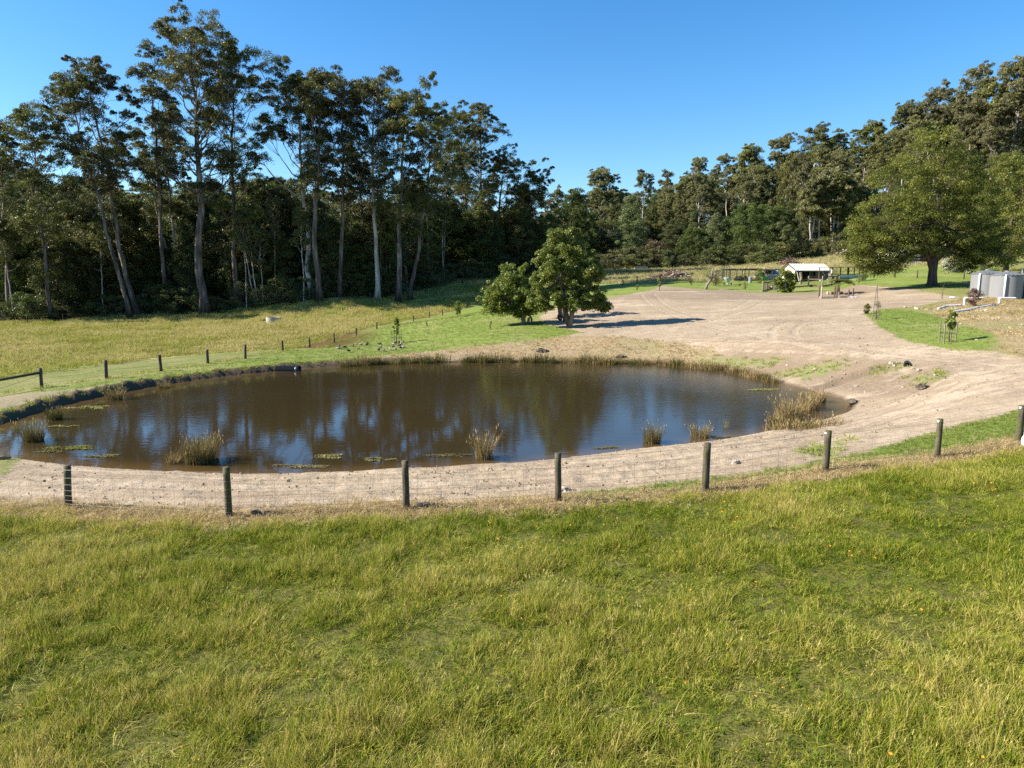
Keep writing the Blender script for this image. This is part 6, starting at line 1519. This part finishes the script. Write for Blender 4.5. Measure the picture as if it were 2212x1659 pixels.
def vegetable_cage():
    p = g4(240, 618); k = p.y / 1536 * .1953; rt = thing('vegetable_cage', 'long timber framed vegetable cage with dark shade cloth on top', 'cage', p, math.radians(3))
    W = 660 * k; D = 3.0; h = 118 * k
    for x in (0, 80, 165, 255, 300, 378, 480, 560, 655):
        for y in ((0,) if x in (255,) else (0, D)):
            g = Geo(); g.beam((x * k, y, -.3), (x * k, y, h), .10); part('post', g, M_GREYWOOD, rt)
    for y in (0, D):
        g = Geo(); g.beam((0, y, h), (W, y, h), .07, .10); part('rail', g, M_GREYWOOD, rt)
    for x in (0, 165, 300, 480, 655):
        g = Geo(); g.beam((x * k, 0, h + .08), (x * k, D, h + .08), .07); part('rafter', g, M_GREYWOOD, rt)
    for x0, x1, z in ((10, 150, .0), (120, 300, .05), (280, 430, .10), (300, 500, .02), (480, 650, .0)):
        rs = R0(int(x0)); X = np.linspace(x0 * k, x1 * k, 9); Y = np.linspace(.1, D - .1, 5); g = Geo(); zz = h + .14 + z - .10 * np.sin(np.linspace(0, 6.28 * 2, 9))[:, None] ** 2 + rs.normal(0, .015, (9, 5))
        V = np.stack([np.repeat(X[:, None], 5, 1), np.repeat(Y[None], 9, 0), zz], 2).reshape(-1, 3); V2 = V + [0, 0, .012]; Q = [(i * 5 + j, i * 5 + j + 1, i * 5 + j + 6, i * 5 + j + 5) for i in range(8) for j in range(4)]
        g.add(V, Q); g.add(V2, [q[::-1] for q in Q]); part('shade_cloth', g, M_SHADE, rt)
    g = Geo()
    for x in np.arange(0, W, .22): g.beam((x, 0, 0), (x, 0, h), .01)
    for zz in np.arange(.2, h, .22): g.beam((0, 0, zz), (W, 0, zz), .01)
    part('netting', g, M_WIRE, rt, kind='stuff')
    p = g4(232, 604); g0 = p.y / 1536 * .1953; w = 86 * g0; hh = 150 * g0; rt = thing('bird_cage', 'tall narrow wire cage at the left end of the vegetable cage', 'cage', p)
    for x in (0, w * .33, w * .66, w):
        for y in (0, 1.2):
            g = Geo(); g.beam((x, y, -.2), (x, y, hh), .06); part('upright', g, M_GREYWOOD, rt)
    for zz in (hh, hh * .5):
        g = Geo(); g.beam((0, 0, zz), (w, 0, zz), .06); g.beam((0, 1.2, zz), (w, 1.2, zz), .06); g.beam((0, 0, zz), (0, 1.2, zz), .06); g.beam((w, 0, zz), (w, 1.2, zz), .06); part('crossbar', g, M_GREYWOOD, rt)
    p = g4(412, 618); rt = thing('raised_bed', 'raised garden bed with yellow flowers inside the vegetable cage', 'garden bed', p + Vector((0, 1.2, 0)))
    g = Geo(); g.box((.9, 0, .2), (2.6, 1.1, .5)); part('box', g, M_GREYWOOD, rt); rs = R0(70)
    link('flowers', crown_mesh('flowers', rs.uniform([-.3, -.4, .5], [2.1, .4, .75], (22, 3)), [.22] * 22, 26, .12, leaf_mat('yellow_flowers', (.12, .14, .02), (.55, .36, .03), .2, .02, .01), rs), rt)
    p = g4(330, 616); 
    # greenhouse
    p = g4(735, 612); k = p.y / 1536 * .1953; rt = thing('greenhouse', 'small lean-to greenhouse with a sloping glass roof left of the shed', 'greenhouse', p, math.radians(4)); w = 150 * k; h0 = 62 * k; h1 = 118 * k; d = 2.2; sh = 20 * k
    for i in range(6):
        x = w * i / 5; g = Geo(); g.beam((x, 0, h0), (x + sh, d, h1), .05); g.beam((x, 0, -.1), (x, 0, h0), .05); part('glazing_bar', g, M_WALLW, rt)
    for i in range(5):
        x0 = w * i / 5 + .03; x1 = w * (i + 1) / 5 - .03; g = Geo(); V = np.array([(x0, 0, h0), (x1, 0, h0), (x1 + sh, d, h1), (x0 + sh, d, h1)]); V = np.vstack([V + [0, 0, .01], V - [0, 0, .01]]); g.add(V, [(0, 1, 2, 3), (7, 6, 5, 4), (0, 4, 5, 1), (1, 5, 6, 2), (2, 6, 7, 3), (3, 7, 4, 0)]); part('pane', g, M_GLASS, rt)
    g = Geo(); g.box((w / 2, .0, h0 * .5), (w - .06, .03, h0 * .9)); part('front_panel', g, M_LATT, rt)
    p = g4(690, 606); g = Geo(); g.blob((0, .8, .75), (.75, .6, .62), 11, .16, (14, 10)); g.blob((-.55, .7, .6), (.5, .5, .45), 12, .2, (12, 8)); solo('wrapped_bundle', g, simple_mat('wrap', (.55, .56, .55), .35, .25, 3), 'white plastic wrapped bundle beside the greenhouse', 'bundle', p)
    p = g4(717, 622); rt = thing('wheelbarrow', 'bright green wheelbarrow tub in front of the greenhouse', 'wheelbarrow', p)
    g = Geo(); V = [(x * s, y * s, z) for z, s in ((.3, .7), (.75, 1), (.75, .93), (.36, .62)) for x, y in ((-.62, -.36), (.62, -.36), (.62, .36), (-.62, .36))]; g.add(V, [(4 * q + i, 4 * q + (i + 1) % 4, 4 * q + 4 + (i + 1) % 4, 4 * q + 4 + i) for q in range(3) for i in range(4)] + [(12, 13, 14, 15), (3, 2, 1, 0)]); part('tray', g, M_GREENP, rt)
    g = Geo(); g.tube([(-.7, -.05, .18), (-.7, .05, .18)], .18, 14); part('wheel', g, M_BLACK, rt); g = Geo()
    for s in (-1, 1): g.tube([(-.7, .1 * s, .2), (.2, .26 * s, .32), (.95, .3 * s, .55)], .025, 6); g.tube([(.4, .26 * s, .36), (.45, .26 * s, .0)], .022, 6)
    part('handles', g, M_GREYWOOD, rt)
    p = g4(555, 640); g = Geo(); g.lathe([(.01, 0), (.26, 0), (.3, .8), (.32, .85), (.28, .86), (.2, .93), (.01, .95)], sides=16); solo('bin', g, M_GREYP, 'blue grey plastic bin in front of the vegetable cage', 'bin', p)
    # cone spreader
    p = g4(305, 664); k = p.y / 1536 * .1953; rt = thing('spreader_cart', 'pale blue cone hopper spreader standing on two small wheels', 'spreader', p)
    s = 1.0; g = Geo(); g.lathe([(.06, .34), (.16, .42), (.58, 1.0), (.62, 1.05), (.64, 1.10), (.60, 1.10), (.54, 1.0), (.1, .46), (.01, .44)], sides=24); part('hopper', g, M_BLUEP, rt, True)
    for sx in (-1, 1):
        g = Geo(); g.tube([(sx * .5, 0, .17), (sx * .6, 0, .17)], .18, 16); part('wheel', g, M_BLACK, rt)
    g = Geo(); g.tube([(-.5, 0, .17), (.5, 0, .17)], .025, 6); g.tube([(0, 0, .36), (0, 0, .12)], [.06, .2], 12); g.beam((-.25, 0, .17), (-.2, 0, .6), .04); g.beam((.25, 0, .17), (.2, 0, .6), .04); g.tube([(0, .1, .2), (0, .9, .12)], .03, 6); part('frame', g, M_GREYP, rt)
vegetable_cage()

# ------------------------------------------------------------------ tanks and pipes
def tanks():
    for i, (uc, Y, lab) in enumerate(((2128.5, 77.6, 'leftmost round grey water tank'), (2171, 75.6, 'middle round grey water tank'), (2228, 76.2, 'grey water tank cut by the right edge of the picture'))):
        x = at_y(uc, 640, Y)[0]; z = min(hz(x, Y - 1.5), hz(x, Y)); r = 1.50; h = 2.42
        rt = thing('water_tank', lab, 'water tank', (x, Y, z - .02), 0, 'round grey water tanks')
        n = 40; zz = np.linspace(0, h, n); pr = [(r - .012 * (j % 2), q) for j, q in enumerate(zz)]
        g = Geo(); g.lathe([(.01, 0)] + pr + [(r - .05, h + .02)], sides=64); part('tank_wall', g, M_TANK, rt, True)
        g = Geo(); sides = 24; A = np.arange(sides * 2) * math.pi / sides; rings = []
        for rr, hz_ in ((r + .05, h - .03), (r + .05, h + .03), (.28, h + .42), (.24, h + .50), (.01, h + .52)):
            rings.append([(rr * math.cos(t), rr * math.sin(t), hz_ + (.045 if (q % 2 == 0 and rr > .3) else 0)) for q, t in enumerate(A)])
        m = len(A); V = np.array(rings).reshape(-1, 3); ii = np.arange(4)[:, None] * m; j = np.arange(m)[None]; kk = (j + 1) % m
        g.add(V, np.stack([ii + j, ii + kk, ii + m + kk, ii + m + j], 2).reshape(-1, 4)); part('tank_roof', g, M_TANKTOP, rt, False)
        a = math.radians(212 if i == 0 else 224); c = (r + .12) * math.cos(a), (r + .12) * math.sin(a)
        if i: c = (-1.0, -1.3) if i == 1 else (-1.32, -.85)
        g = Geo(); g.tube([(c[0] * .8, c[1] * .8, h + .06), (c[0], c[1], h - .02), (c[0], c[1], 1.2), (c[0], c[1], -.2)], .085, 10); part('downpipe', g, M_WHITE, rt, True)
    g = Geo(); x = at_y(2207, 600, 78)[0]; p = Vector((x, 78, hz(x, 78))); g.tube([(0, 0, -.2), (0, 0, 2.75)], .05, 8); solo('vent_pipe', g, M_GREYP, 'thin grey vent pipe rising behind the tanks', 'pipe', p, 0, None, True)
    def pipe(label, pts):
        P = []
        for q in pts:
            u, v = Z6(q[0], q[1])
            if len(q) == 2: g_ = ground(u, v); P.append(g_ + Vector((0, 0, .07)))
            else: u0, v0 = Z6(q[0], q[2]); Y = ground(u0, v0).y; P.append(Vector(at_y(u, v, Y)))
        b = P[0]; g = Geo()
        fine = []
        for a, c in zip(P[:-1], P[1:]): fine += [a + (c - a) * s for s in (0, .08, .92)]
        fine.append(P[-1]); g.tube([tuple(q - b) for q in fine], .085, 8); solo('white_pipe', g, M_WHITE, label, 'pipe', b, 0, None, True)
    pipe('short white pipe stub lying left of the tanks', [(1265, 613), (1338, 613)])
    pipe('white pipe with an upright bend left of the red shrub', [(1448, 700), (1456, 690, 698), (1456, 610, 698), (1700, 612, 698)])
    pipe('white pipe lying on the slope left of the red shrub', [(1122, 757), (1222, 720), (1415, 710)])
    pipe('white pipe with an upright bend at the right edge', [(1896, 688), (1896, 680, 688), (1896, 610, 688), (2115, 612, 688)])
    pipe('long white pipe running down the slope to the right lawn', [(1285, 800), (1490, 772), (1640, 737), (1850, 704)])
tanks()

# ------------------------------------------------------------------ house behind the wattle, timber heaps, oddments
def house():
    p = ground(1940, 574); Y = p.y; k = Y / 1536; W = 122 * k; D = 6.0; h = 2.5; rt = thing('house', 'white weatherboard house with red brown doors behind the big wattle', 'house', p, math.radians(8))
    g = Geo(); g.box((W / 2, D / 2, h / 2 - .4), (W, D, h + .8)); part('wall', g, M_WALLW, rt)
    g = Geo()
    for zz in np.arange(.1, h, .2): g.box((W / 2, -.012, zz), (W, .03, .02))
    part('weatherboard', g, M_WALLW, rt, kind='stuff')
    for x, w in ((W * .48, 1.4), (W * .72, 1.2)):
        g = Geo(); g.box((x, -.05, 1.05), (w, .06, 2.1)); d = part('door', g, M_RED, rt); g = Geo(); g.tube([(x + w * .35, -.12, 1.0), (x + w * .35, -.08, 1.0)], .04, 8); part('handle', g, M_WIRE, d)
    for x in (W * .2, W * .9):
        g = Geo(); g.box((x, -.04, 1.5), (1.3, .06, 1.1)); wdw = part('window', g, M_DARKMETAL, rt); g = Geo(); g.box((x, -.08, 1.5), (1.15, .02, .95)); part('pane', g, M_GLASS, wdw)
    g = Geo(); V = [(-.4, -.5, h - .15), (W + .4, -.5, h - .15), (W + .4, D / 2, h + 1.4), (-.4, D / 2, h + 1.4), (W + .4, D + .5, h - .15), (-.4, D + .5, h - .15)]; V2 = [(a, b, c - .1) for a, b, c in V]
    g.add(V + V2, [(0, 1, 2, 3), (3, 2, 4, 5), (9, 8, 7, 6), (11, 10, 8, 9), (0, 6, 7, 1), (4, 10, 11, 5)]); part('roof', g, M_TANKTOP, rt)
house()
def heap(name, label, cat, p, W, H, n, seed, mats, nlog=8, lmin=.8, lmax=2.6):
    rs = R0(seed); rt = thing(name, label, cat, p); g = Geo()
    for i in range(n):
        f = rs.rand(); a = rs.rand() * 6.28; r = math.sqrt(rs.rand()); x = r * W / 2 * math.cos(a); y = r * W / 3.2 * math.sin(a); z = H * (1 - r ** 1.6) * rs.uniform(.15, 1.0)
        l = rs.uniform(lmin, lmax) / 2; d = np.array([rs.normal(), rs.normal(), rs.normal() * .35]); d = d / np.linalg.norm(d) * l; c = np.array([x, y, z + .05]); e = rs.uniform(.03, .09)
        g.tube([c - d, c + rs.normal(0, .06, 3), c + d], [e, e * .9, e * .4], 5)
    part('branches', g, mats[0], rt, kind='stuff')
    for i in range(nlog):
        a = rs.rand() * 6.28; r = rs.rand() ** .5; c = np.array([r * W / 2.4 * math.cos(a), -abs(r * W / 3.4 * math.sin(a)), H * (1 - r ** 1.6) * .9 + .1]); d = np.array([rs.normal(), rs.normal() * .4, rs.normal() * .3]); d = d / np.linalg.norm(d) * rs.uniform(lmin, lmax) * .5; e = rs.uniform(.09, .17)
        g = Geo(); g.tube([c - d, c, c + d], [e, e, e * .8], 8); part('log', g, mats[1 + i % (len(mats) - 1)], rt)
p = ground(1456, 604); k = p.y / 1536
heap('brush_pile', 'big brown pile of dead branches and logs in the far paddock', 'brush pile', p + Vector((0, 1.5, 0)), 98 * k, 21 * k, 420, 71, [M_DEADW, M_LOGP, M_DEADW], 16, .9, 2.8)
p = ground(1412, 601); k = p.y / 1536; g = Geo(); rs = R0(75)
for i in range(14): a = rs.uniform(.2, 2.9); g.tube([(0, 0, .2), (1.2 * math.cos(a), rs.normal(0, .3), .3 + .9 * math.sin(a)), (2.0 * math.cos(a), rs.normal(0, .4), .4 + 1.2 * math.sin(a))], [.05, .03, .01], 5)
solo('dead_branch', g, M_DEADW, 'grey dead branch sticking out left of the brush pile', 'branch', p)
p = ground(1709, 573); k = p.y / 1536; heap('brush_pile', 'dark heap of brush on the hill just behind the shed roof', 'brush pile', p + Vector((0, 1, 0)), 44 * k, 17 * k, 180, 72, [M_DEADW, M_DEADW], 3, .9, 3.0)
p = ground(1822, 549); heap('log_pile', 'pale heap of logs at the top of the grassy hill', 'log pile', p, 5.5, .7, 30, 73, [M_LOGP, M_LOGP, M_DEADW], 12, 1.2, 3.2)
p = ground(1775, 554); heap('log_pile', 'greyish scatter of sawn logs left of the pale heap', 'log pile', p, 4.0, .5, 14, 74, [M_DEADW, M_LOGP], 7, .8, 2.0)
a, b = ground(1722, 558), ground(1754, 556); rt = thing('yard_rails', 'old timber yard rails standing in the grass by the trees', 'fence', a); d = b - a
for s in (0, 1):
    o = part('post', post_geo(1.5, .13), M_GREYWOOD, rt, True); o.location = d * s
for zz in (.7, 1.25):
    g = Geo(); g.beam((0, -.12, zz), tuple(d + Vector((0, -.12, zz + .05))), .06, .16); part('rail', g, M_GREYWOOD, rt)
p = ground(1384, 582); g = Geo(); g.box((0, 0, .35), (3.2, 1.1, .7)); g.box((0, 0, .72), (3.3, 1.2, .06)); solo('stock_trough', g, M_CONC, 'low grey trough at the far edge of the paddock', 'trough', p)
# tyre by the green trees
p = ground(1211, 693); R_, r_ = .25, .10; u = np.linspace(0, 2 * math.pi, 24, endpoint=False); v = np.linspace(0, 2 * math.pi, 10, endpoint=False)
V = np.array([((R_ + r_ * math.cos(b)) * math.cos(a), r_ * 1.1 * math.sin(b), R_ + r_ + (R_ + r_ * math.cos(b)) * math.sin(a)) for a in u for b in v])
Q = [(i * 10 + j, i * 10 + (j + 1) % 10, ((i + 1) % 24) * 10 + (j + 1) % 10, ((i + 1) % 24) * 10 + j) for i in range(24) for j in range(10)]
g = Geo(); g.add(V, Q); o = solo('old_tyre', g, M_BLACK, 'old black tyre leaning by the trunks of the green trees', 'tyre', p, 1.0, None, True); o.rotation_euler = (-.3, 0, .9)
p = ground(1222, 694); g = Geo(); g.tube([(0, 0, -.2), (.05, 0, .5), (.0, 0, 1.0)], [.36, .28, .22], 9); solo('tree_stump', g, M_BARK_DARK, 'dark stump beside the old tyre under the green trees', 'stump', p)
p = ground(1140, 699); g = Geo(); g.tube([(0, 0, -.1), (.1, 0, .5), (.25, 0, .75), (.38, 0, .45), (.35, 0, 0)], [.13, .12, .12, .1, .09], 8); solo('bent_root', g, M_BARK_WOOD, 'looped root beside the trunk of the smaller green tree', 'root', p)
# drain outlet in the right bank and loose rocks
p = ground(1959, 792); g = Geo(); A = np.arange(16) * math.pi / 8
V = [[(rr * math.cos(t), y, .08 + rr * math.sin(t)) for t in A] for rr, y in ((.17, .9), (.17, -.05), (.13, -.05), (.13, .85), (.01, .85))]
V = np.array(V).reshape(-1, 3); i = np.arange(4)[:, None] * 16; j = np.arange(16)[None]; kk = (j + 1) % 16; g.add(V, np.stack([i + j, i + kk, i + 16 + kk, i + 16 + j], 2).reshape(-1, 4))
o = solo('drain_outlet', g, M_BLACK, 'dark drain pipe mouth in the bank at the right of the pond', 'pipe', p, -.5)
M_ROCK = simple_mat('pale_rock', (.42, .34, .26), .9, .35, 4, bump=.4)
rs = R0(77)
for i, (u, v) in enumerate([(1925, 786), (1931, 791), (1938, 784), (1944, 794), (1918, 793), (1972, 796), (1985, 800), (1700, 790), (1760, 800), (1825, 808), (1850, 835), (1868, 848), (1840, 842), (1905, 862), (1950, 838), (2020, 812), (2075, 700), (2145, 690), (2160, 688), (2110, 735), (2065, 668), (2130, 672), (1980, 668), (1955, 664)]):
    p = ground(u, v); s = rs.uniform(.07, .16) * max(.7, p.y / 40); g = Geo(); g.blob((0, 0, .2 * s), (s, s * .8, s * .6), 1000 + i, .3, (8, 6)); solo('rock', g, M_ROCK, 'loose pale rock on the bank right of the pond', 'rock', p, rs.rand() * 6, 'loose rocks on the right bank')
for u, v, lab, s in ((1168, 760, 'dark clod of earth on the far bank below the green trees', .35), (1338, 773, 'pair of dark clods on the far bank', .3), (1842, 874, 'dark stone at the right tip of the pond', .28), (1992, 838, 'dark clods beside the track right of the pond', .25), (1585, 1000, 'pale stone on the soil behind the near fence', .12), (1218, 1062, 'brown stone on the grass edge right of the fourth post', .16), (555, 1112, 'lump of earth beside the second post', .16), (912, 1096, 'dark clods beside the third post', .18)):
    p = ground(u, v); g = Geo(); g.blob((0, 0, .2 * s), (s, s * .7, s * .6), int(u), .35, (9, 7)); g.blob((s * 1.2, .1, .15 * s), (s * .6, s * .5, s * .4), int(v), .35, (7, 5)); solo('earth_clod', g, simple_mat('clod', (.11, .085, .06), .95, .3, 6) if 'dark' in lab or 'earth' in lab else M_ROCK, lab, 'clod', p)
p = ground(4, 993); g = Geo(); g.tube([(-.3, 0, .04), (.05, .05, .07), (.25, .05, .04)], [.06, .07, .04], 9); solo('drift_log', g, M_DEADW, 'dark log lying on the shore at the left edge', 'log', p, .3)
